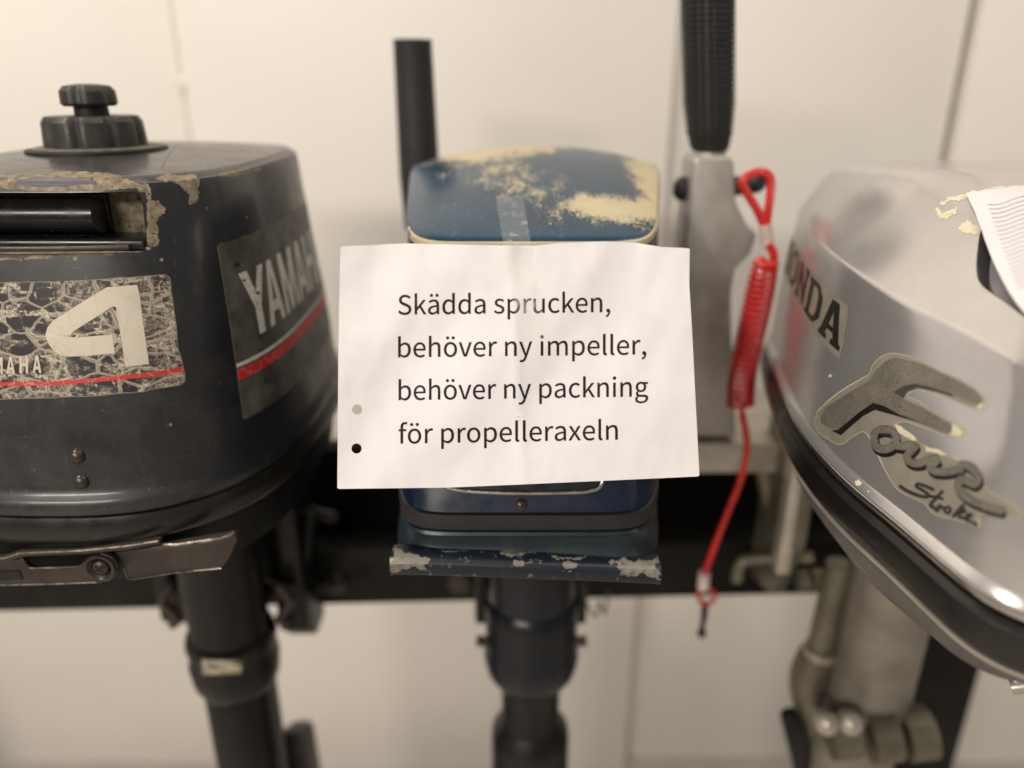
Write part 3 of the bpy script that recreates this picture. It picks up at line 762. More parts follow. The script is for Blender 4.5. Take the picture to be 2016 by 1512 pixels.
lip = [bplan(Wf, Wr, yf, yr, 3.6, z, zfun=dome) for z, Wf, Wr, yf, yr in ((-.0953, .075, .111, .4655, .727), (-.0950, .0766, .1130, .4632, .7298), (-.0932, .0770, .1133, .4628, .7300), (-.0912, .0766, .1125, .4634, .7290), (-.0904, .0752, .11, .4648, .7265), (-.0906, .072, .106, .470, .72))]
v, f = loft(lip); blip = mesh('lid_edge', v, f, M['cream_edge'], blu)
rings = []
for r, dz in ((1.0, -0.0012), (0.992, 0.0), (0.95, 0.0008), (0.85, 0.0018), (0.7, 0.0030), (0.5, 0.004), (0.3, 0.0046), (0.1, 0.005)):
    cy = .595; cx = 0.0115 + .04*(cy - .46)
    ring = []
    for p in bplan(.0757, .1122, .4646, .7290, 3.6, 0):
        x, y = lerp(cx, p.x, r), lerp(cy, p.y, r); ring.append(R(x, y, -.0896 + dz + dome(x, y)))
    rings.append(ring)
v, f = loft(rings); blid = mesh('lid', v, f, M['blue_top'], blu)
# rubber seal, slate pan and bumper under the cowl
v, f = loft([bplan(.0845, .118, .4075, .761, 5, z, zfun=lambda x, y: -0.010*(1 - ((x - .012)/.085)**2) if y < .5 else 0) if 0 else bplan(w0, .119, y0, .762, 5, z) for z, w0, y0 in ((-.2427, .079, .4060), (-.2434, .0812, .4018), (-.2485, .0818, .4008), (-.2528, .0812, .4008), (-.2535, .079, .404))])
mesh('rubber_seal', v, f, M['dark_rubber'], blu)
v, f = loft([bplan(w0, .110, y0, .74, 5, z) for z, w0, y0 in ((-.2537, .079, .4035), (-.2544, .0812, .4004), (-.2562, .0816, .3994), (-.2578, .0806, .4012), (-.2620, .0804, .4018), (-.2670, .0812, .4004), (-.2720, .0828, .3970), (-.2760, .0838, .3945), (-.2800, .083, .397), (-.292, .078, .42), (-.308, .06, .45))])
pan = mesh('lower_pan', v, f, M['slate'], blu)
bp = [(771, 1104), (790, 1101), (900, 1104), (1030, 1109), (1180, 1114), (1285, 1119), (1294, 1119)]
path = smooth_path([PY(a, b, 0.397 + 0.00012*abs(a - 1030)**1.0*0.06) for a, b in bp], 8)
rings = []
for i, p in enumerate(path):
    rings.append([p + Vector((0, 0.010*math.copysign(abs(math.cos(a))**0.6, math.cos(a)), 0.0068*math.copysign(abs(math.sin(a))**0.6, math.sin(a))))*(0.7 if i in (0, len(path)-1) else 1) for a in [2*math.pi*j/20 for j in range(20)]])
v, f = loft(rings); bump = mesh('bumper', v, f, M['blue_bumper'], blu)
BB = bvh_of(bump)
stick('bare_end', [jag([(768, 1086), (812, 1090), (850, 1104), (836, 1112), (842, 1122), (768, 1122)], 11, 5, 3)], BB, M['bare_alu'], bump, 0.0003, 8)
stick('bare_end', [jag([(1198, 1108), (1230, 1098), (1300, 1100), (1300, 1142), (1215, 1136), (1222, 1122)], 11, 5, 5)], BB, M['bare_alu'], bump, 0.0003, 8)
for i, (a, b, c, d) in enumerate(((870, 1082, 50, 4), (985, 1087, 70, 5), (1085, 1092, 70, 5), (1010, 1106, 22, 7), (1110, 1106, 26, 10))):
    stick('bare_patch', [jag([(a, b), (a+c, b+2), (a+c, b+d), (a+c*0.4, b+d+3), (a, b+d)], 6, 4, i)], BB, M['bare_alu'], bump, 0.0003, 8)
# trim ring and bolt on the front of the cowl
BC = bvh_of(bcowl)
tr = [hit(BC, a, b)[0] for a, b in [(880, 900), (876, 940), (890, 962), (1000, 970), (1120, 969), (1165, 965), (1185, 950), (1190, 900), (1170, 880), (900, 880)]]
tube('trim_ring', smooth_path(tr, 6, True), 0.0016, M['chrome'], blu, 10, True)
stick('badge_field', [[(890, 885), (886, 940), (897, 956), (1000, 963), (1120, 962), (1160, 958), (1176, 946), (1180, 890)]], BC, M['black_gloss'], blu, 0.0004, 14)
p, nn = hit(BC, 1026, 993)
lathe('bolt', [(0, -0.001), (0.0036, -0.001), (0.0036, 0.001), (0.002, 0.0022), (0, 0.0024)], p, M['rivet'], blu, 18, nn)
# tiller grip standing up behind
g0, g1 = PY(826, 345, 0.77), PY(812, 78, 0.77)
tube('tiller_grip', [g0 + Vector((0.004, 0, -0.05)), g0, g0.lerp(g1, 0.5), g1 + Vector((0, 0, -0.002)), g1], lambda t: 0.0180 if t > 0.98 else lerp(0.0205, 0.0166, t), M['rubber_grip'], blu, 28)
tube('tiller_arm', smooth_path([g0 + Vector((0.004, 0, -0.05)), g0 + Vector((0.008, -0.01, -0.10)), R(-0.03, 0.70, -0.20)], 6), 0.013, M['navy_leg'], blu, 16)
# leg
BX, BY = 0.0185, 0.60
lathe('leg', [(0.03, -0.285), (0.0400, -0.30), (0.0400, -0.448)], R(BX, BY, 0), M['navy_leg'], blu, 40)
lathe('swivel_housing', [(0.038, -0.448), (0.0405, -0.450), (0.0440, -0.463), (0.0440, -0.500), (0.0455, -0.505), (0.0460, -0.518), (0.0430, -0.532), (0.034, -0.546), (0.029, -0.550)], R(BX, BY, 0), M['navy_leg'], blu, 40)
lathe('lower_leg', [(0.0300, -0.545), (0.0290, -0.552), (0.0285, -0.598), (0.0300, -0.602), (0.0385, -0.612), (0.0395, -0.622), (0.0395, -0.80), (0.03, -1.08)], R(BX, BY, 0), M['black_leg'], blu, 40)
for sx in (-1, 1):
    slab('clamp_bracket', [R(BX + 0.043*sx, 0.62, -0.31), R(BX + 0.043*sx, 0.62, -0.50), R(BX + 0.043*sx, 0.69, -0.52), R(BX + 0.043*sx, 0.69, -0.31)], (0.012*sx, 0, 0), M['black_leg'], blu, 0.003)
    c = R(BX + 0.046*sx, 0.585, -0.492)
    tube('pivot_bolt', [c - Vector((0.006*sx, 0, 0)), c + Vector((0.006*sx, 0, 0.002))], 0.005, M['steel_brown'], blu, 14)
wp = PY(1160, 1185, 0.62)
tube('safety_wire', smooth_path([wp + Vector((-0.01, 0, 0.02)), wp + Vector((0.002, 0, -0.012)), wp + Vector((0.008, 0, -0.016)), wp + Vector((0.010, 0, 0.0)), wp + Vector((0.016, 0, -0.014)), wp + Vector((0.018, 0, 0.012))], 6), 0.0011, M['alu_olive'], blu, 8)

# ------------------------------------------------------------------ silver motor (right)
hon = base('outboard_motor', (0.325, 0.55, 0), 'silver outboard motor with scratched cowl, speckled script decal and a patterned note on top', 'outboard motor', 'outboard motors hung on the rack')
HCX, HCY = 0.325, 0.455
# left half of the plan, from the middle of the rear (nearest the camera) round to the far end: x, y on the rim
half = [(0.325, .2520), (0.285, .2525), (0.255, .2545), (0.235, .2585), (0.2215, .2645), (0.2115, .2750), (0.2055, .2890), (0.2020, .3068), (0.1970, .3380), (0.1895, .3800), (0.1868, .4200), (0.1885, .4600), (0.1945, .5050), (0.2020, .5450), (0.2130, .6000), (0.2215, .6350), (0.2330, .6560), (0.2550, .6680), (0.29, .6720), (0.325, .6725)]
hp = smooth_path([(x, y, 0) for x, y in half], 5)
full = hp + [Vector((2*HCX - p.x, p.y, 0)) for p in hp[-2:0:-1]]
crz = [(.25, -.1120), (.29, -.1100), (.332, -.1062), (.38, -.1036), (.416, -.1010), (.462, -.0990), (.553, -.0947), (.627, -.0911), (.67, -.0900)]
def inset(p, dx, dyn, dyf):
    t = (p.x - HCX)/0.138; s = (p.y - HCY)
    x = HCX + (p.x - HCX)*(1 - dx/0.138)
    y = p.y + (dyn*(min(1, -s/0.2))**2 if s < 0 else -dyf*(min(1, s/0.21))**2)
    return x, y
def hring(z, dx, dyn, dyf, crease=False, kz=0):
    out = []
    for p in full:
        x, y = inset(p, dx, dyn, dyf)
        out.append(R(x, y, z + kz*(interp(crz, y) - z)))
    return out
rows = [hring(-.2150, 0.002, .002, .002), hring(-.2140, 0.0, .0, .0), hring(-.2085, -0.0004, -.0004, .0), hring(-.2065, 0.001, .001, .001), hring(-.2045, 0.0032, .0032, .003)]
for t, dx, dyn, dyf in ((0.12, .0034, .0038, .003), (0.3, .0040, .0065, .006), (0.5, .0052, .0100, .010), (0.7, .0066, .0140, .014), (0.88, .0082, .0180, .0185), (0.965, .0090, .0200, .0208), (0.99, .0096, .0208, .0216), (1.0, .0106, .0219, .0228)):
    rows.append(hring(-.2035, dx, dyn, dyf, kz=t))
edge_ring = [Vector(p) for p in rows[-1]]
def smin(a, b, k):
    h = max(k - abs(a - b), 0)/k
    return min(a, b) - h*h*k*0.25
def htop(p, x, y, r):
    # height of the lid: straight shoulders rising from the crease to a nearly flat crown
    dist = (1 - r)*math.hypot(p.x - HCX, p.y - HCY)
    sh = (p.z - H0) + dist*interp([(.26, .60), (.30, .72), (.43, .84), (.47, .95), (.52, 1.25), (.66, 1.4)], y)
    crown = -0.0500 - 0.16*max(0, .455 - y) - 0.05*max(0, y - .48)
    return smin(sh, crown, 0.016)
for r in (0.992, 0.98, 0.95, 0.92, 0.88, 0.84, 0.79, 0.74, 0.68, 0.62, 0.55, 0.47, 0.38, 0.28, 0.17, 0.06):
    ring = []
    for p in edge_ring:
        x, y = lerp(HCX, p.x, r), lerp(HCY, p.y, r)
        ring.append(R(x, y, htop(p, x, y, r)))
    rows.append(ring)
v, f = loft(rows)
hcowl = mesh('cowl', v, f, M['silver'], hon, angle=40)
HB = bvh_of(hcowl)
# highlight along the foot of the cowl, built in as brighter metal
v, f = loft([hring(-.2142, .002, .002, .002), hring(-.2138, -.0004, -.0004, -.0003), hring(-.2132, -.0009, -.0009, -.0008), hring(-.2112, -.0010, -.0010, -.0009), hring(-.2100, -.0007, -.0007, -.0005), hring(-.2092, .0008, .0008, .0008), hring(-.2090, .004, .004, .004)], False, False)
mesh('highlight_band', v, f, M['rim_highlight'], hon)
v, f = loft([hring(-.2155, .006, .006, .006), hring(-.2160, -.0005, -.0005, 0), hring(-.2190, -.0035, -.004, -.003), hring(-.2270, -.0040, -.005, -.004), hring(-.2350, -.0028, -.0035, -.002), hring(-.2378, 0.0, 0, 0), hring(-.2383, .008, .008, .008)])
mesh('rubber_rim', v, f, M['rubber'], hon)
v, f = loft([hring(-.2386, .004, .004, .004), hring(-.2392, -.0008, -.0010, 0), hring(-.2408, -.0008, -.0010, 0), hring(-.2414, .004, .004, .004)])
mesh('flange_edge', v, f, M['alu_light'], hon)
v, f = loft([hring(-.2418, .004, .006, .004), hring(-.260, .010, .022, .02), hring(-.285, .030, .085, .06), hring(-.305, .065, .15, .12)])
mesh('lower_pan', v, f, M['pan_silver'], hon)
HS = HB
# grip notch in the lid
npx = smooth_path([(1934, 448, 0), (1925, 490, 0), (1923, 535, 0), (1934, 563, 0), (1975, 592, 0), (2030, 632, 0), (2110, 670, 0), (2180, 640, 0), (2200, 560, 0), (2150, 480, 0), (2040, 440, 0), (1960, 436, 0)], 3, True)
npx = [(p.x, p.y) for p in npx]
hits = [hit(HB, *q) for q in npx]
cn = Vector((0, 0, 0)); 
for h in hits: cn += h[1] if h[0] is not None else Vector()
cn.normalize()
cm = sum((h[0] for h in hits), Vector())/len(hits)
v, f = loft([[cm.lerp(h[0], 1.10) + cn*0.010 for h in hits], [cm.lerp(h[0], 1.0) - cn*0.0005 for h in hits], [cm.lerp(h[0], 0.83) - cn*0.0075 for h in hits], [cm.lerp(h[0], 0.80) - cn*0.013 for h in hits]])
cutm = basic('notch_silver', (0.33, 0.31, 0.33), 0.4, 0.6)
carve(hcowl, mesh('cut', v, f, cutm, None))
inn = [cm.lerp(h[0], 0.80) - cn*0.0135 for h in hits]
tube('gasket', [cm.lerp(h[0], 0.805) - cn*0.0085 for h in hits], 0.0011, M['rubber'], hon, 8, True)
v, f = loft([[cm.lerp(h[0], 0.785) - cn*0.0128 for h in hits], [cm.lerp(h[0], 0.785) - cn*0.0075 for h in hits], [cm.lerp(h[0], 0.77) - cn*0.0065 for h in hits], [cm.lerp(h[0], 0.3) - cn*0.0062 for h in hits]])
mesh('grip_insert', v, f, cutm, hon)
# chipped cream primer on the lid
for i, p in enumerate([[(1850, 400), (1866, 388), (1900, 383), (1912, 375), (1940, 372), (1990, 366), (2030, 362), (2030, 368), (1960, 377), (1925, 383), (1904, 390), (1880, 395), (1862, 402)],
                       [(1842, 414), (1848, 408), (1852, 418), (1868, 416), (1876, 412), (1888, 408), (1884, 420), (1868, 428), (1864, 434), (1850, 428)],
                       [(1872, 448), (1892, 444), (1898, 438), (1912, 436), (1922, 444), (1926, 454), (1920, 462), (1908, 460), (1894, 458)],
                       [(1682, 948), (1690, 944), (1698, 950), (1694, 956), (1686, 955)], circle2(1997, 712, 3, 3, 6), circle2(1635, 740, 3.4, 3.4, 7), circle2(1710, 968, 2, 2, 6)]):
    stick('primer_chip', [jag(p, 4 if i < 3 else 1.2, 4, 20 + i)], HS, M['cream_chip'], hon, 0.00015, 10)
# script decal
k = lambda pts: [(1480 + x/3.287, 640 + y/3.287) for x, y in pts]
outl = [(410, 640), (418, 590), (440, 545), (560, 440), (690, 360), (765, 315), (780, 270), (810, 225), (860, 195), (930, 182), (1060, 215), (1210, 290), (1350, 350), (1460, 420), (1512, 480), (1508, 520), (1470, 548), (1420, 535), (1300, 485), (1150, 432), (1070, 422), (1025, 440), (1022, 465), (1100, 500), (1200, 565), (1300, 632), (1375, 670), (1378, 705), (1345, 728), (1280, 725), (1190, 690), (1100, 660), (1000, 626), (945, 635), (930, 665), (960, 700), (1090, 770), (1250, 830), (1350, 880), (1450, 915), (1505, 965), (1520, 1040), (1535, 1070), (1600, 1110), (1700, 1170), (1745, 1225), (1728, 1258), (1600, 1235), (1490, 1218), (1470, 1245), (1478, 1285), (1465, 1300), (1420, 1285), (1330, 1262), (1250, 1248), (1170, 1215), (1130, 1165), (1090, 1140), (1010, 1105), (940, 1060), (900, 1000), (850, 910), (800, 800), (765, 730), (735, 695), (700, 695), (640, 735), (570, 775), (500, 740), (440, 700)]
so = smooth_path([(x, y, 0) for x, y in k(outl)], 3, True); so = [(p.x, p.y) for p in so]
dec = stick('script_decal', [so], HS, M['decal_tan'], hon, 0.00018, 12)
stick('decal_edge', None, HS, M['cream_chip'], dec, 0.00024, VF=ribbon(jag(so, 0.8, 1, 9), lambda t: 0.8 + 1.1*max(0, math.sin(t*37))**3, 1, True))
for i, p in enumerate([[(1300, 640), (1345, 662), (1372, 690), (1345, 722), (1280, 716), (1300, 690)], [(930, 640), (960, 650), (1050, 715), (1090, 765), (1000, 720), (945, 690)], [(1125, 785), (1190, 800), (1265, 830), (1250, 845), (1180, 822), (1130, 818)], [(1480, 510), (1505, 505), (1485, 540), (1440, 540)]]):
    stick('bare_spot', [jag(k(p), 1.5, 3, 60+i)], HS, M['cream_chip'], dec, 0.0003, 10)
Ff = [(446, 600), (480, 535), (600, 455), (760, 362), (810, 290), (870, 232), (930, 208), (1100, 252), (1300, 345), (1440, 420), (1492, 482), (1480, 510), (1455, 518), (1290, 440), (1160, 400), (1060, 378), (990, 395), (922, 432), (985, 478), (1100, 530), (1200, 590), (1292, 640), (1312, 672), (1275, 700), (1200, 680), (1100, 637), (960, 575), (860, 520), (790, 500), (690, 570), (560, 682), (480, 655), (450, 630)]
stick('initial', [k(Ff)], HS, M['decal_face'], dec, 0.0003, 12)
stick('initial_shade', [k([(520, 682), (560, 680), (690, 572), (790, 503), (860, 522), (960, 578), (1140, 645), (990, 602), (880, 570), (800, 548), (720, 590), (580, 712)])], HS, M['decal_black'], dec, 0.0004, 12)
stick('initial_shade', [k([(920, 432), (985, 395), (1060, 378), (1160, 400), (1290, 442), (1330, 470), (1200, 432), (1080, 405), (1010, 430), (985, 474)])], HS, M['decal_grey'], dec, 0.0004, 12)
loops_ = [([(800, 745), (800, 700), (850, 675), (915, 690), (940, 740), (910, 790), (850, 805), (805, 780)], True), ([(925, 775), (985, 785), (1030, 775), (1065, 780), (1040, 810), (1010, 850), (1030, 885), (1090, 895), (1150, 870), (1215, 862)], False),
          ([(1215, 862), (1190, 890), (1160, 915), (1190, 945), (1270, 950), (1340, 935), (1375, 940)], False), ([(1345, 905), (1390, 905), (1440, 935), (1475, 985), (1450, 1030), (1400, 1010), (1355, 1000), (1340, 1045), (1380, 1100), (1440, 1140), (1540, 1180), (1640, 1205)], False)]
for pts, cl in loops_:
    stick('script_shade', None, HS, M['decal_black'], dec, 0.00030, VF=ribbon(k([(x + 8, y + 26) for x, y in pts]), 15, 4, cl))
for pts, cl in loops_:
    stick('script_outline', None, HS, M['decal_grey'], dec, 0.00042, VF=ribbon(k(pts), 16.3, 4, cl))
    stick('script_letter', None, HS, M['decal_face'], dec, 0.00054, VF=ribbon(k(pts), 14.5, 4, cl))
stick('script_detail', None, HS, M['decal_grey'], dec, 0.00062, VF=ribbon(k([(820, 740), (830, 700), (870, 715), (895, 700), (925, 725)]), 2.2, 4))
st = [([(958, 1038), (1000, 1068), (1060, 1095), (1125, 1112), (1148, 1100), (1110, 1070), (1068, 1045), (1078, 1028), (1120, 1040), (1185, 1068)], 6.5), ([(1242, 1072), (1205, 1110), (1165, 1155), (1165, 1172), (1200, 1188)], 7), ([(1150, 1108), (1195, 1112), (1245, 1128)], 5),
      ([(1225, 1160), (1205, 1185), (1195, 1205), (1225, 1180), (1245, 1178)], 6), ([(1255, 1212), (1250, 1190), (1275, 1178), (1290, 1195), (1278, 1215), (1258, 1212)], 6), ([(1378, 1160), (1345, 1195), (1305, 1242)], 7), ([(1330, 1215), (1370, 1195), (1385, 1205), (1345, 1222), (1352, 1245), (1380, 1250)], 6), ([(1385, 1255), (1415, 1240), (1425, 1228), (1405, 1225), (1388, 1245), (1400, 1268), (1430, 1275), (1465, 1298)], 6)]
for i, (pts, w_) in enumerate(st):
    stick('small_script', None, HS, M['decal_black'], dec, 0.0003 + i*1e-5, VF=ribbon(k(pts), w_, 4))
    if i in (0, 1, 3, 4, 5, 6, 7): stick('script_core', None, HS, M['decal_grey'], dec, 0.00042 + i*1e-5, VF=ribbon(k(pts), w_*0.42, 4))
# name on the flank, laid on from the left; read from the far end towards the near end
def slab_letter(c):
    s = .13
    if c == 'H': return [[(0, 0), (.42, 0), (.42, s), (.34, s), (.34, .42), (.66, .42), (.66, s), (.58, s), (.58, 0), (1, 0), (1, s), (.92, s), (.92, 1-s), (1, 1-s), (1, 1), (.58, 1), (.58, 1-s), (.66, 1-s), (.66, .58), (.34, .58), (.34, 1-s), (.42, 1-s), (.42, 1), (0, 1), (0, 1-s), (.08, 1-s), (.08, s), (0, s)]]
    if c == 'O': return [[(.3, 0), (.7, 0), (1, .25), (1, .75), (.7, 1), (.3, 1), (0, .75), (0, .25)], [(.36, s), (.64, s), (.74, .3), (.74, .7), (.64, 1-s), (.36, 1-s), (.26, .7), (.26, .3)]]
    if c == 'N': return [[(0, 0), (.4, 0), (.4, s), (.32, s), (.32, .62), (.74, 0), (.92, 0), (.92, 1-s), (1, 1-s), (1, 1), (.62, 1), (.62, 1-s), (.70, 1-s), (.70, .42), (.32, 1), (0, 1), (0, 1-s), (.08, 1-s), (.08, s), (0, s)]]
    if c == 'D': return [[(0, 0), (.7, 0), (1, .25), (1, .75), (.7, 1), (0, 1), (0, 1-s), (.08, 1-s), (.08, s), (0, s)], [(.34, s), (.62, s), (.74, .3), (.74, .7), (.62, 1-s), (.34, 1-s)]]
    if c == 'A': return [[(0, 0), (.4, 0), (.4, s), (.32, s), (.36, .27), (.64, .27), (.68, s), (.6, s), (.6, 0), (1, 0), (1, s), (.93, s), (.66, 1), (.34, 1), (.07, s), (0, s)], [(.40, .40), (.60, .40), (.5, .76)]]
def from_left_mm(a, b): return Vector((-1.0, a/1000, b/1000)), Vector((1, 0, 0))
yR, zb = hit(HS, 1652, 692)[0].yz; yL = hit(HS, 1612, 640)[0].y; zt = hit(HS, 1655, 600)[0].z
lw = (yL - yR)*0.96; pitch = lw*1.10; hh = zt - zb
name_l, plate_l = [], []
for i, c in enumerate('HONDA'):
    y0 = yR + (4 - i)*pitch + lw
    z0 = zb + (4 - i)*0.0012
    for lp in slab_letter(c): name_l.append([((y0 - x*lw)*1000, (z0 + y*hh)*1000) for x, y in lp])
m_ = 0.0022
pl = [(yR - m_ - 0.0005, zb - m_ - 0.002), (yR - m_ - 0.0015, zb + 0.004), (yR - m_ + 0.003, zt + m_), (yR + 5*pitch, zt + m_ + 0.005), (yR + 5*pitch, zb + 0.003)]
nd = stick('name_plate', [[(a*1000, b*1000) for a, b in pl]], HS, M['decal_tan'], hon, 0.00018, 8, from_left_mm)
stick('name_lettering', name_l, HS, M['decal_black'], nd, 0.00032, 5, from_left_mm)
# tiller folded up beside the cowl, with a ribbed grip
TY = 0.66
arm = slab('tiller_arm', [PY(a, b, TY) for a, b in [(1366, 318), (1374, 308), (1436, 308), (1446, 320), (1450, 400), (1470, 440), (1492, 462), (1478, 500), (1448, 530), (1440, 580), (1442, 680), (1450, 860), (1360, 860), (1352, 640), (1348, 480)]], (0, 0.045, 0), M['alu_grey'], hon, 0.006, 3)
gc = PY(1397, 296, TY + 0.022); gt = PY(1393, -60, TY + 0.022)
ax = (gt - gc); gl = ax.length; ax.normalize()
prof = [(0.0, 0.0), (0.0150, 0.0), (0.0165, 0.004), (0.0180, 0.012)]
nr = 26
for i in range(nr):
    t = 0.014 + (gl - 0.02)*i/nr; dt = (gl - 0.02)/nr; r0 = lerp(0.0192, 0.0215, min(1, i/5))
    prof += [(r0, t), (r0, t + dt*0.72), (r0 - 0.0020, t + dt*0.76), (r0 - 0.0020, t + dt*0.97)]
prof += [(0.020, gl), (0.0, gl + 0.004)]
lathe('tiller_grip', prof, gc, M['rubber_grip'], hon, 132, ax, rf=lambda th, h: 1 - 0.06*(math.cos(th*22) > 0.6))
lathe('grip_ferrule', [(0.0, -0.022), (0.0152, -0.022), (0.0158, -0.016), (0.0150, -0.006), (0.0130, -0.001), (0.0, 0.0)], gc, M['alu_light'], hon, 32, ax)
kb = PY(1350, 372, TY + 0.02)
tube('friction_stem', [kb, kb + Vector((0.022, 0, 0))], 0.0065, M['alu_grey'], hon, 16)
lathe('friction_knob', [(0.0, -0.006), (0.0090, -0.005), (0.0105, 0.0), (0.0100, 0.006), (0.006, 0.010), (0.0, 0.011)], kb, M['rubber_grip'], hon, 24, (-1, 0, 0))
sw = PY(1480, 362, TY - 0.005)
lathe('stop_switch', [(0.0, -0.02), (0.008, -0.02), (0.008, 0.006), (0.006, 0.010), (0.0, 0.010)], sw, M['rubber_grip'], hon, 20, (0.5, -0.8, 0.2))
# mounting bracket on the rack
block('bracket_plate', R(0.150, 0.655, -0.352), R(0.285, 0.80, -0.318), M['alu_light'], hon, 0.006)
slab('clamp_bracket', [R(0.252, 0.60, -0.30), R(0.252, 0.60, -0.40), R(0.252, 0.63, -0.47), R(0.252, 0.69, -0.49), R(0.252, 0.69, -0.30)], (0.018, 0, 0), M['alu_olive'], hon, 0.004)
slab('clamp_bracket', [R(0.385, 0.60, -0.30), R(0.385, 0.60, -0.40), R(0.385, 0.63, -0.49), R(0.385, 0.69, -0.51), R(0.385, 0.69, -0.30)], (0.018, 0, 0), M['alu_olive'], hon, 0.004)
tube('swivel_tube', [PY(1500, 870, 0.67), PY(1515, 1000, 0.67)], lambda t: lerp(0.013, 0.006, t), M['alu_olive'], hon, 18)
block('clamp_pad', PY(1545, 1135, 0.60) - Vector((0.008, 0, 0)), PY(1572, 900, 0.60) + Vector((0.010, 0.02, 0)), M['alu_light'], hon, 0.004)
tube('clamp_handle', smooth_path([PY(1450, 1142, 0.64), PY(1458, 1112, 0.64), PY(1482, 1101, 0.64), PY(1600, 1098, 0.63)], 6), 0.0062, M['alu_olive'], hon, 14)
for px in (1580, 1610, 1640):
    tube('spacer', [PY(px - 11, 1142, 0.62), PY(px + 8, 1140, 0.62)], 0.011, M['alu_olive'], hon, 18)
# steering link and leg
GX, GY = 0.346, 0.585
lathe('leg', [(0.046, -0.27), (0.0385, -0.30), (0.0375, -0.545), (0.040, -0.555)], R(GX, GY, 0), M['alu_warm'], hon, 48)
tube('tilt_tube', [PY(1655, 1110, 0.60), PY(1628, 1220, 0.60), PY(1612, 1285, 0.60)], 0.0125, M['alu_olive'], hon, 20)
tube('tilt_collar', [PY(1614, 1276, 0.60), PY(1608, 1300, 0.60)], 0.0155, M['alu_light'], hon, 20)
tube('tilt_arm', smooth_path([PY(1608, 1290, 0.60), PY(1592, 1340, 0.60), PY(1610, 1420, 0.60), PY(1640, 1500, 0.60)], 6), lambda t: lerp(0.017, 0.022, t), M['alu_olive'], hon, 18)
c0 = PY(1690, 1440, 0.555)
for dx, r_, mm in ((-0.030, 0.023, 'alu_olive'), (0.006, 0.026, 'alu_olive'), (0.040, 0.024, 'alu_olive')):
    tube('pivot_lug', [c0 + Vector((dx, -0.004, 0)), c0 + Vector((dx + 0.024, -0.004, 0.004))], r_, M[mm], hon, 28)
for px in (1628, 1675):
    p_ = PY(px, 1425, 0.53)
    lathe('lug_bolt', [(0, -0.012), (0.010, -0.012), (0.010, 0.002), (0.006, 0.006), (0, 0.007)], p_, M['alu_light'], hon, 20, (-0.2, -0.9, 0.4))
lathe('lower_leg', [(0.040, -0.556), (0.044, -0.60), (0.044, -0.80), (0.04, -1.10)], R(GX - 0.004, GY + 0.01, 0), M['alu_warm'], hon, 40)
slab('tilt_lever', [PY(a, b, 0.58) for a, b in [(1540, 1418), (1552, 1408), (1572, 1408), (1590, 1450), (1612, 1530), (1570, 1540)]], (0, 0.012, 0), M['leg_charcoal'], hon, 0.003)
ck = PY(1990, 1352, 0.33)
tube('drain_fitting', [ck, ck + Vector((0.012, -0.004, 0.006)), ck + Vector((0.03, 0.0, 0.012))], 0.0042, M['alu_light'], hon, 14)
tube('drain_fitting', [ck + Vector((0.001, 0, 0.004)), ck + Vector((0.010, -0.002, 0.013))], 0.0034, M['alu_light'], hon, 14)

# ------------------------------------------------------------------ coiled red lanyard
LYY = 0.605
lan = base('safety_lanyard', PY(1455, 800, LYY), 'red coiled safety lanyard hanging from the grey tiller arm', 'lanyard')
def Q(pts, y=LYY): return [PY(a, b, y) for a, b in pts]
lp = smooth_path(Q([(1507, 450), (1490, 412), (1468, 376), (1462, 356), (1478, 344), (1500, 338), (1516, 350), (1517, 380), (1512, 415), (1508, 450)], 0.615), 6)
tube('loop', lp, 0.0034, M['cord'], lan, 12)
tube('crimp_sleeve', Q([(1507, 443), (1510, 482)], 0.613), 0.0052, M['sleeve'], lan, 16)
tube('lead', smooth_path(Q([(1510, 480), (1520, 492), (1523, 512), (1512, 530), (1500, 512), (1490, 520)], 0.61), 6), 0.0034, M['cord'], lan, 12)
cpath = smooth_path(Q([(1508, 515), (1497, 570), (1484, 630), (1470, 690), (1460, 745), (1457, 800)]), 16)
turns = 25; hel = []
cl_ = [0.0]
for a, b in zip(cpath, cpath[1:]): cl_.append(cl_[-1] + (b - a).length)
S_ = turns*16
for i in range(S_ + 1):
    s = cl_[-1]*i/S_
    j = max(q_ for q_ in range(len(cl_)) if cl_[q_] <= s + 1e-9); j = min(j, len(cpath) - 2)
    p = cpath[j].lerp(cpath[j+1], (s - cl_[j])/(cl_[j+1] - cl_[j])); t_ = (cpath[j+1] - cpath[j]).normalized()
    e1 = t_.cross(Vector((0, 1, 0))).normalized(); e2 = t_.cross(e1)
    a = 2*math.pi*i/16; rr_ = 0.0102*(0.85 + 0.15*min(1, i/64))
    hel.append(p + (e1*math.cos(a) + e2*math.sin(a))*rr_)
tube('coil', hel, 0.00185, M['cord'], lan, 8)
tube('cord', smooth_path(Q([(1462, 792), (1461, 815), (1468, 850), (1470, 885), (1458, 945), (1432, 1010), (1405, 1080), (1386, 1132)]), 6), lambda t: 0.0030 if t > 0.12 else 0.0022, M['cord'], lan, 12)
tube('crimp_sleeve', Q([(1387, 1128), (1384, 1158)], 0.604), 0.0056, M['sleeve'], lan, 14)
tube('ring', smooth_path(Q([(1376, 1170), (1382, 1156), (1398, 1160), (1408, 1172), (1398, 1188), (1380, 1186)], 0.604), 5, True), 0.0020, M['cord'], lan, 10, True)
hk = slab('hook', [PY(a, b, 0.604) for a, b in [(1382, 1186), (1396, 1188), (1394, 1215), (1388, 1235), (1392, 1250), (1384, 1260), (1372, 1252), (1380, 1232)]], (0, 0.004, 0), M['rubber_grip'], lan, 0.0012)

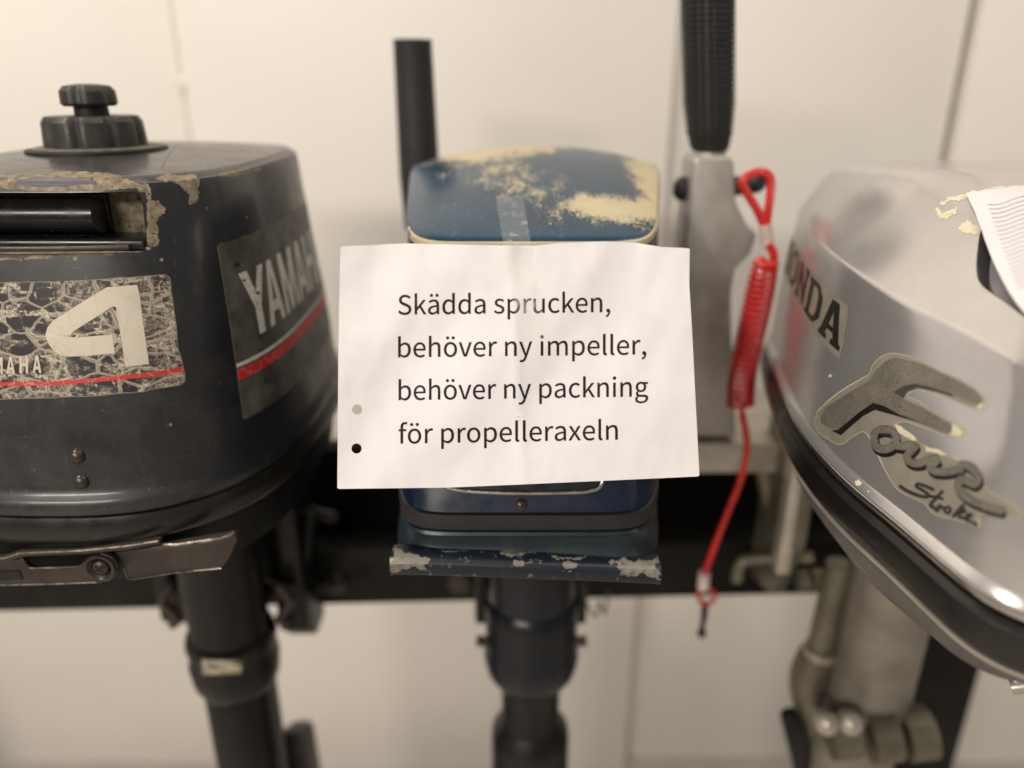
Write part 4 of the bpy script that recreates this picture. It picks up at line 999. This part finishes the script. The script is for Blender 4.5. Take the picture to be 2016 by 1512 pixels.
# ------------------------------------------------------------------ the note on the blue motor
note = base('paper_note', PD(1015, 955, 0.44), 'white paper note with four printed lines taped to the blue motor', 'note')
def pdepth(px, py):
    t = (py - 485)/475.0
    d = 0.4565 - 0.0190*t
    d += 0.0012*math.sin((px - 700)/74.0 + t*1.1)*max(0.0, 1 - t*0.85)
    d += 0.0042*noise.noise(Vector((px/150.0 + py/330.0, py/260.0, 3.1)))
    d += 0.0018*noise.noise(Vector((px/58.0 + py/140.0, py/230.0, 7.7)))*max(0.12, 1.0 - 1.25*t)
    d += 0.0004*noise.noise(Vector((px/24.0, py/40.0, 1.3)))
    c = px - (1004 + 26*t)                       # the fold down the middle
    d -= 0.0026*math.exp(-abs(c)/16.0)*(1.1 - 0.5*t)
    d += 0.0016*max(0, (px - 1300)/70.0)**2*(0.5 + 0.5*t) - 0.0014*max(0, (740 - px)/70.0)**2*t
    return d
pout = [(670, 487), (674, 485), (740, 482), (795, 479), (880, 481), (985, 483), (1052, 483.5), (1096, 479), (1190, 475), (1253, 478), (1301, 486), (1352, 488.5), (1358, 490), (1357, 560), (1362, 640), (1368, 760), (1377, 935), (1374, 938), (1200, 946), (1000, 955), (880, 960), (668, 962.5), (664, 961), (666, 700)]
V_, F_ = gridded(*fill2d([pout, circle2(703, 806, 10, 10, 28), circle2(702, 883, 10, 10, 28)]), 9)
sheet = mesh('sheet', [PD(x, y, pdepth(x, y)) for x, y in V_], F_, M['paper'], note, angle=60)
PB = bvh_of(sheet)
GLYPHS = {" ":[79,[]],",":[98,[[[26,-67],[44,-57],[58,-45],[68,-30],[75,-13],[77,7],[76,20],[73,30],[67,38],[60,42],[50,44],[43,43],[36,40],[31,36],[28,29],[26,22],[27,14],[31,8],[36,3],[42,0],[50,-1],[54,0],[52,-12],[47,-23],[40,-33],[31,-41],[19,-48]]]],"S":[209,[[[106,-5],[136,-1],[160,9],[178,25],[190,45],[194,68],[191,89],[184,105],[172,118],[158,128],[141,137],[104,153],[92,158],[81,164],[71,172],[64,182],[62,196],[64,208],[70,219],[80,226],[93,231],[110,233],[123,232],[136,229],[148,224],[158,217],[168,209],[185,230],[173,240],[159,249],[144,255],[127,260],[110,261],[83,258],[61,249],[44,234],[33,216],[29,193],[32,173],[40,157],[52,144],[66,135],[81,127],[118,111],[132,105],[143,98],[153,90],[159,79],[161,65],[158,52],[152,40],[140,31],[125,26],[107,24],[91,25],[76,29],[61,36],[48,45],[36,56],[17,33],[31,20],[47,10],[66,2],[85,-3]]]],"a":[197,[[[76,-5],[90,-3],[103,1],[116,7],[128,14],[139,23],[140,23],[143,0],[169,0],[169,117],[167,143],[159,165],[147,181],[128,191],[103,195],[85,194],[69,190],[54,184],[40,177],[29,170],[41,148],[51,154],[61,160],[73,164],[85,167],[98,168],[114,166],[125,159],[132,148],[136,135],[137,120],[94,114],[61,103],[38,90],[25,72],[21,49],[23,31],[31,16],[43,5],[58,-2]],[[85,21],[74,22],[65,26],[58,31],[53,40],[51,51],[54,65],[63,77],[79,86],[104,94],[137,99],[137,46],[126,37],[116,30],[106,25],[96,22]]]],"b":[217,[[[116,-5],[141,0],[164,13],[182,34],[194,62],[199,98],[195,131],[186,158],[171,178],[150,191],[123,195],[110,194],[98,190],[86,184],[74,177],[63,168],[64,202],[64,279],[32,279],[32,0],[58,0],[61,20],[62,20],[72,11],[83,5],[94,0],[105,-3]],[[111,22],[103,23],[94,25],[84,29],[74,34],[64,42],[64,142],[75,151],[85,159],[95,164],[105,167],[115,168],[134,165],[148,155],[158,141],[164,121],[165,98],[163,72],[155,51],[143,35],[128,26]]]],"c":[179,[[[107,-5],[121,-3],[134,0],[146,5],[158,11],[169,19],[155,41],[147,35],[139,30],[130,26],[120,23],[110,22],[90,25],[74,35],[62,50],[54,71],[51,95],[54,119],[62,140],[75,155],[91,165],[111,168],[120,167],[128,165],[135,162],[142,157],[149,152],[165,173],[156,180],[147,186],[136,191],[124,194],[110,195],[81,191],[56,178],[36,158],[23,130],[18,95],[23,60],[35,33],[54,12],[79,0]]]],"d":[217,[[[97,-5],[110,-3],[123,1],[135,7],[145,14],[155,22],[156,22],[159,0],[185,0],[185,279],[153,279],[153,206],[154,173],[145,181],[135,187],[125,191],[113,194],[101,195],[76,191],[53,178],[35,157],[23,129],[19,95],[22,60],[32,33],[49,12],[71,0]],[[104,22],[86,26],[71,35],[60,50],[54,70],[51,95],[54,119],[62,140],[74,155],[89,165],[106,168],[116,167],[125,165],[134,161],[143,156],[153,148],[153,48],[143,39],[134,32],[124,26],[114,23]]]],"e":[194,[[[109,-5],[124,-4],[137,-1],[150,3],[161,9],[172,15],[160,36],[152,31],[143,27],[133,24],[123,22],[113,21],[93,24],[76,33],[62,47],[54,65],[50,88],[178,88],[179,106],[176,136],[167,161],[151,179],[130,191],[103,195],[78,191],[55,178],[36,157],[23,129],[18,95],[23,60],[36,33],[55,12],[80,0]],[[49,110],[54,131],[62,147],[74,160],[88,167],[104,169],[120,167],[133,160],[143,148],[149,131],[151,110]]]],"f":[114,[[[12,164],[37,164],[37,0],[69,0],[69,164],[110,164],[110,190],[69,190],[69,220],[70,234],[74,244],[79,252],[86,256],[96,258],[100,257],[105,257],[109,256],[113,254],[118,252],[125,277],[119,279],[113,281],[107,282],[100,283],[93,283],[73,280],[57,272],[46,259],[40,242],[37,221],[37,190],[12,188]]]],"g":[198,[[[96,-88],[129,-84],[156,-75],[176,-60],[188,-42],[193,-22],[190,-5],[182,8],[169,17],[150,22],[126,23],[89,23],[76,24],[66,27],[60,32],[57,37],[56,44],[56,50],[58,55],[61,59],[64,63],[68,67],[73,65],[79,63],[85,61],[90,61],[96,60],[118,63],[137,72],[152,86],[162,104],[166,126],[165,136],[163,145],[160,153],[155,160],[150,166],[189,166],[189,190],[123,190],[119,192],[114,193],[108,194],[102,195],[96,195],[74,192],[54,183],[39,169],[29,150],[25,127],[26,114],[30,102],[36,92],[42,83],[50,76],[50,75],[44,70],[38,64],[33,56],[30,48],[29,39],[30,31],[32,23],[36,17],[40,12],[46,8],[46,6],[36,-1],[28,-9],[23,-18],[19,-27],[18,-37],[22,-55],[32,-69],[49,-79],[70,-85]],[[96,82],[83,84],[72,90],[64,99],[58,112],[56,127],[58,142],[63,155],[72,164],[83,170],[96,172],[109,170],[120,164],[129,155],[135,142],[137,127],[134,112],[129,99],[120,90],[109,84]],[[101,-65],[82,-64],[67,-60],[55,-53],[48,-43],[46,-32],[47,-26],[49,-19],[52,-12],[58,-6],[65,0],[70,-1],[75,-2],[80,-2],[85,-3],[90,-3],[123,-3],[136,-4],[147,-6],[155,-11],[159,-18],[161,-27],[158,-38],[150,-49],[138,-58],[121,-63]]]],"h":[213,[[[32,0],[64,0],[64,138],[75,148],[85,157],[95,162],[105,166],[116,167],[130,165],[140,159],[147,150],[151,135],[152,116],[152,0],[184,0],[184,120],[182,147],[175,168],[164,183],[147,192],[126,195],[111,193],[98,189],[85,182],[74,173],[63,163],[64,202],[64,279],[32,279]]]],"i":[97,[[[32,0],[64,0],[64,190],[32,190]],[[48,229],[55,230],[61,233],[66,238],[69,244],[70,251],[69,258],[66,263],[61,268],[55,270],[48,271],[41,270],[35,268],[31,263],[28,258],[27,251],[28,244],[31,238],[35,233],[41,230]]]],"k":[193,[[[32,0],[64,0],[64,50],[99,92],[155,0],[190,0],[118,113],[181,190],[146,190],[65,90],[64,90],[64,279],[32,279]]]],"l":[100,[[[66,-5],[71,-4],[75,-4],[78,-3],[82,-3],[84,-2],[80,23],[73,22],[70,23],[68,24],[66,27],[65,31],[64,36],[64,279],[32,279],[32,38],[33,23],[37,11],[44,3],[53,-3]]]],"m":[324,[[[32,0],[64,0],[64,138],[75,149],[84,157],[94,162],[103,166],[112,167],[125,165],[135,159],[142,150],[146,135],[147,116],[147,0],[179,0],[179,138],[190,149],[200,157],[209,162],[218,166],[227,167],[240,165],[250,159],[257,150],[261,135],[263,116],[263,0],[294,0],[294,120],[292,147],[285,168],[274,183],[258,192],[237,195],[223,193],[210,188],[198,181],[186,171],[174,159],[168,171],[161,181],[150,189],[138,193],[121,195],[108,193],[96,189],[84,182],[73,173],[62,162],[62,162],[58,190],[32,190]]]],"n":[214,[[[32,0],[64,0],[64,138],[75,148],[85,157],[95,162],[105,166],[116,167],[130,165],[140,159],[147,150],[151,135],[152,116],[152,0],[184,0],[184,120],[182,147],[175,168],[164,183],[147,192],[126,195],[111,193],[98,189],[85,182],[73,173],[62,162],[62,162],[58,190],[32,190]]]],"o":[212,[[[106,-5],[133,0],[157,12],[176,33],[189,60],[194,95],[189,130],[176,158],[157,178],[133,191],[106,195],[79,191],[55,178],[36,158],[23,130],[18,95],[23,60],[36,33],[55,12],[79,0]],[[106,22],[88,25],[73,35],[61,50],[54,71],[51,95],[54,119],[61,140],[73,155],[88,165],[106,168],[124,165],[140,155],[151,140],[159,119],[161,95],[159,71],[151,50],[140,35],[124,25]]]],"p":[217,[[[32,-80],[64,-80],[64,-16],[63,18],[74,10],[84,4],[95,-1],[105,-4],[116,-5],[141,0],[164,13],[182,34],[194,62],[199,98],[195,131],[186,158],[171,178],[150,191],[123,195],[110,194],[97,190],[85,184],[73,176],[62,168],[62,168],[58,190],[32,190]],[[111,22],[103,23],[94,25],[84,29],[74,34],[64,42],[64,142],[75,151],[86,159],[96,164],[105,167],[115,168],[134,165],[148,155],[158,141],[164,121],[165,98],[163,72],[155,51],[143,35],[128,26]]]],"r":[136,[[[32,0],[64,0],[64,122],[73,139],[82,152],[92,160],[102,165],[112,166],[116,166],[120,166],[124,165],[127,164],[131,163],[137,191],[133,192],[129,194],[125,194],[121,195],[116,195],[104,193],[92,188],[81,180],[71,169],[62,155],[62,155],[58,190],[32,190]]]],"s":[164,[[[82,-5],[106,-2],[126,6],[140,19],[148,34],[151,52],[148,71],[139,85],[125,95],[110,103],[93,110],[81,114],[69,120],[60,126],[54,133],[52,143],[54,151],[58,159],[65,165],[75,169],[88,170],[97,169],[106,167],[115,163],[123,159],[131,153],[146,173],[137,180],[126,186],[114,191],[101,194],[87,195],[64,192],[46,185],[33,173],[25,158],[22,141],[25,124],[34,111],[46,100],[61,92],[77,86],[90,81],[101,76],[111,69],[118,60],[120,50],[119,41],[115,32],[107,26],[97,22],[83,20],[70,21],[58,24],[47,29],[37,35],[27,43],[11,22],[23,13],[36,6],[51,0],[66,-3]]]],"u":[213,[[[88,-5],[103,-3],[116,2],[128,9],[140,18],[151,30],[152,30],[154,0],[181,0],[181,190],[149,190],[149,55],[138,43],[128,34],[119,28],[108,24],[97,23],[84,25],[74,31],[67,41],[63,55],[62,74],[62,190],[29,190],[29,70],[32,43],[38,23],[50,8],[66,-2]]]],"v":[183,[[[73,0],[111,0],[178,190],[146,190],[110,82],[107,71],[103,59],[100,48],[96,37],[93,26],[91,26],[74,82],[38,190],[5,190]]]],"x":[175,[[[5,0],[39,0],[64,44],[68,51],[72,58],[76,65],[80,72],[84,78],[85,78],[90,72],[94,65],[98,58],[102,51],[106,44],[134,0],[169,0],[106,96],[164,190],[131,190],[107,148],[91,117],[89,117],[85,123],[81,129],[78,136],[74,142],[70,148],[45,190],[10,190],[68,99]]]],"y":[183,[[[35,-82],[56,-79],[73,-69],[87,-55],[98,-37],[106,-16],[178,190],[147,190],[112,85],[97,31],[95,31],[91,42],[87,53],[84,64],[80,74],[76,85],[38,190],[5,190],[81,0],[77,-15],[71,-28],[64,-39],[56,-48],[46,-54],[34,-56],[31,-55],[28,-55],[25,-54],[22,-53],[19,-53],[13,-78],[17,-79],[21,-80],[25,-81],[30,-82]]]],"ä":[197,[[[76,-5],[90,-3],[103,1],[116,7],[128,14],[139,23],[140,23],[143,0],[169,0],[169,117],[167,143],[159,165],[147,181],[128,191],[103,195],[85,194],[69,190],[54,184],[40,177],[29,170],[41,148],[51,154],[61,160],[73,164],[85,167],[98,168],[114,166],[125,159],[132,148],[136,135],[137,120],[94,114],[61,103],[38,90],[25,72],[21,49],[23,31],[31,16],[43,5],[58,-2]],[[85,21],[74,22],[65,26],[58,31],[53,40],[51,51],[54,65],[63,77],[79,86],[104,94],[137,99],[137,46],[126,37],[116,30],[106,25],[96,22]],[[67,230],[73,231],[79,234],[83,238],[86,243],[86,249],[86,255],[83,261],[79,265],[73,268],[67,269],[61,268],[55,265],[51,261],[49,255],[48,249],[49,243],[51,238],[55,234],[61,231]],[[142,230],[148,231],[154,234],[158,238],[161,243],[162,249],[161,255],[158,261],[154,265],[148,268],[142,269],[136,268],[130,265],[126,261],[124,255],[123,249],[124,243],[126,238],[130,234],[136,231]]]],"ö":[212,[[[106,-5],[133,0],[157,12],[176,33],[189,60],[194,95],[189,130],[176,158],[157,178],[133,191],[106,195],[79,191],[55,178],[36,158],[23,130],[18,95],[23,60],[36,33],[55,12],[79,0]],[[106,22],[88,25],[73,35],[61,50],[54,71],[51,95],[54,119],[61,140],[73,155],[88,165],[106,168],[124,165],[140,155],[151,140],[159,119],[161,95],[159,71],[151,50],[140,35],[124,25]],[[69,230],[75,231],[80,234],[84,238],[87,243],[88,249],[87,255],[84,261],[80,265],[75,268],[69,269],[62,268],[57,265],[53,261],[50,255],[49,249],[50,243],[53,238],[57,234],[62,231]],[[144,230],[150,231],[155,234],[159,238],[162,243],[163,249],[162,255],[159,261],[155,265],[150,268],[144,269],[137,268],[132,265],[128,261],[125,255],[124,249],[125,243],[128,238],[132,234],[137,231]]]]}
for txt, xa, ya, xb, yb in (('Skädda sprucken,', 784, 619.5, 1201, 614.5), ('behöver ny impeller,', 784, 703.5, 1272, 698), ('behöver ny packning', 785, 788, 1276, 780.5), ('för propelleraxeln', 785, 873.5, 1216, 865.5)):
    x = 0.0; loops = []
    for ch in txt:
        adv, lps = GLYPHS[ch]
        for lp in lps: loops.append([(x + a, b) for a, b in lp])
        x += adv
    x0 = min(a for l in loops for a, b in l); x1 = max(a for l in loops for a, b in l)
    sy = 41.5/GLYPHS['k'][1][0][0][1] if 0 else 41.5/max(b for l in GLYPHS['k'][1] for a, b in l)
    L2 = [[(lerp(xa, xb, (a - x0)/(x1 - x0)), lerp(ya, yb, (a - x0)/(x1 - x0)) - b*sy) for a, b in l] for l in loops]
    pl_ = stick('printed_line', L2, PB, M['ink'], sheet, 0.00012, 9)
    Vb, Fb = [], []
    for l in L2:
        v_, f_ = ribbon(l, 0.6, 1, True); o_ = len(Vb); Vb += v_; Fb += [tuple(i_ + o_ for i_ in f__) for f__ in f_]
    stick('ink_spread', None, PB, M['ink'], pl_, 0.00010, VF=(Vb, Fb))
# clear tape from the lid down over the note
tp = base('adhesive_tape', PD(1020, 480, 0.46), 'strip of clear sticky tape from the blue lid onto the white note', 'tape')
TB = bvh_of(sheet, blid, blip, bcowl)
Vt, Ft = [], []
rowsT = [386 + i*6.0 for i in range(48)]
for i, y in enumerate(rowsT):
    t = (y - 386)/282.0
    for j in range(7): Vt.append((lerp(976, 1020, t) + j/6*lerp(54, 56, t), y + (1.5*math.sin(j*2.1) if i in (0, 47) else 0)))
    if i:
        for j in range(6): Ft.append(((i-1)*7 + j, (i-1)*7 + j + 1, i*7 + j + 1, i*7 + j))
stick('strip', None, TB, M['tape'], tp, 0.0004, VF=(Vt, Ft))
# ------------------------------------------------------------------ patterned note on the silver motor
n2 = base('paper_note', PD(1960, 470, 0.40), 'white paper with wavy blue-grey lines lying on the silver motor', 'note')
def n2pt(s, t):
    le = smooth_path([(1903, 386, 0), (1928, 440, 0), (1950, 497, 0), (1982, 566, 0), (2018, 622, 0), (2080, 690, 0), (2140, 735, 0)], 6)
    a = t*(len(le) - 1); i = min(int(a), len(le) - 2); L = le[i].lerp(le[i+1], a - i)
    return (L.x + s*330, L.y - s*lerp(38, 20, t))
V_, F_ = [], []
NS, NT = 26, 30
for j in range(NT + 1):
    for i in range(NS + 1):
        px, py = n2pt(i/NS, j/NT)
        h = HS.ray_cast(*from_eye(px, py))
        lift = 0.0020 + 0.0035*(j/NT)*(1 - i/NS)**2
        if h[0] is None: h = (PD(px, py, 0.45), ray(px, py).normalized()*-1)
        nn = h[1] if h[1].dot(ray(px, py)) < 0 else -h[1]
        V_.append(h[0] + nn*lift)
for j in range(NT):
    for i in range(NS):
        a = j*(NS+1) + i; F_.append((a, a+1, a+NS+2, a+NS+1))
for _ in range(4):        # paper is stiffer than the lid below it
    W_ = [v.copy() for v in V_]
    for j in range(1, NT):
        for i in range(1, NS):
            a = j*(NS+1) + i; W_[a] = (V_[a-1] + V_[a+1] + V_[a-NS-1] + V_[a+NS+1])/4
    V_ = W_
sh2 = mesh('sheet', V_, F_, M['paper'], n2, angle=60)
SB = bvh_of(sh2)
for i in range(21):
    x0, y0 = 1944 + i*3.0, 401 + i*8.3
    pts = [(x0 + q*8, y0 + 4.5*math.sin((q*8 + i*2)/17.0 + 0.4) - q*1.1) for q in range(30)]
    stick('wavy_line', None, SB, M['blue_ink'], sh2, 0.00012, VF=ribbon(pts, 1.5, 3))
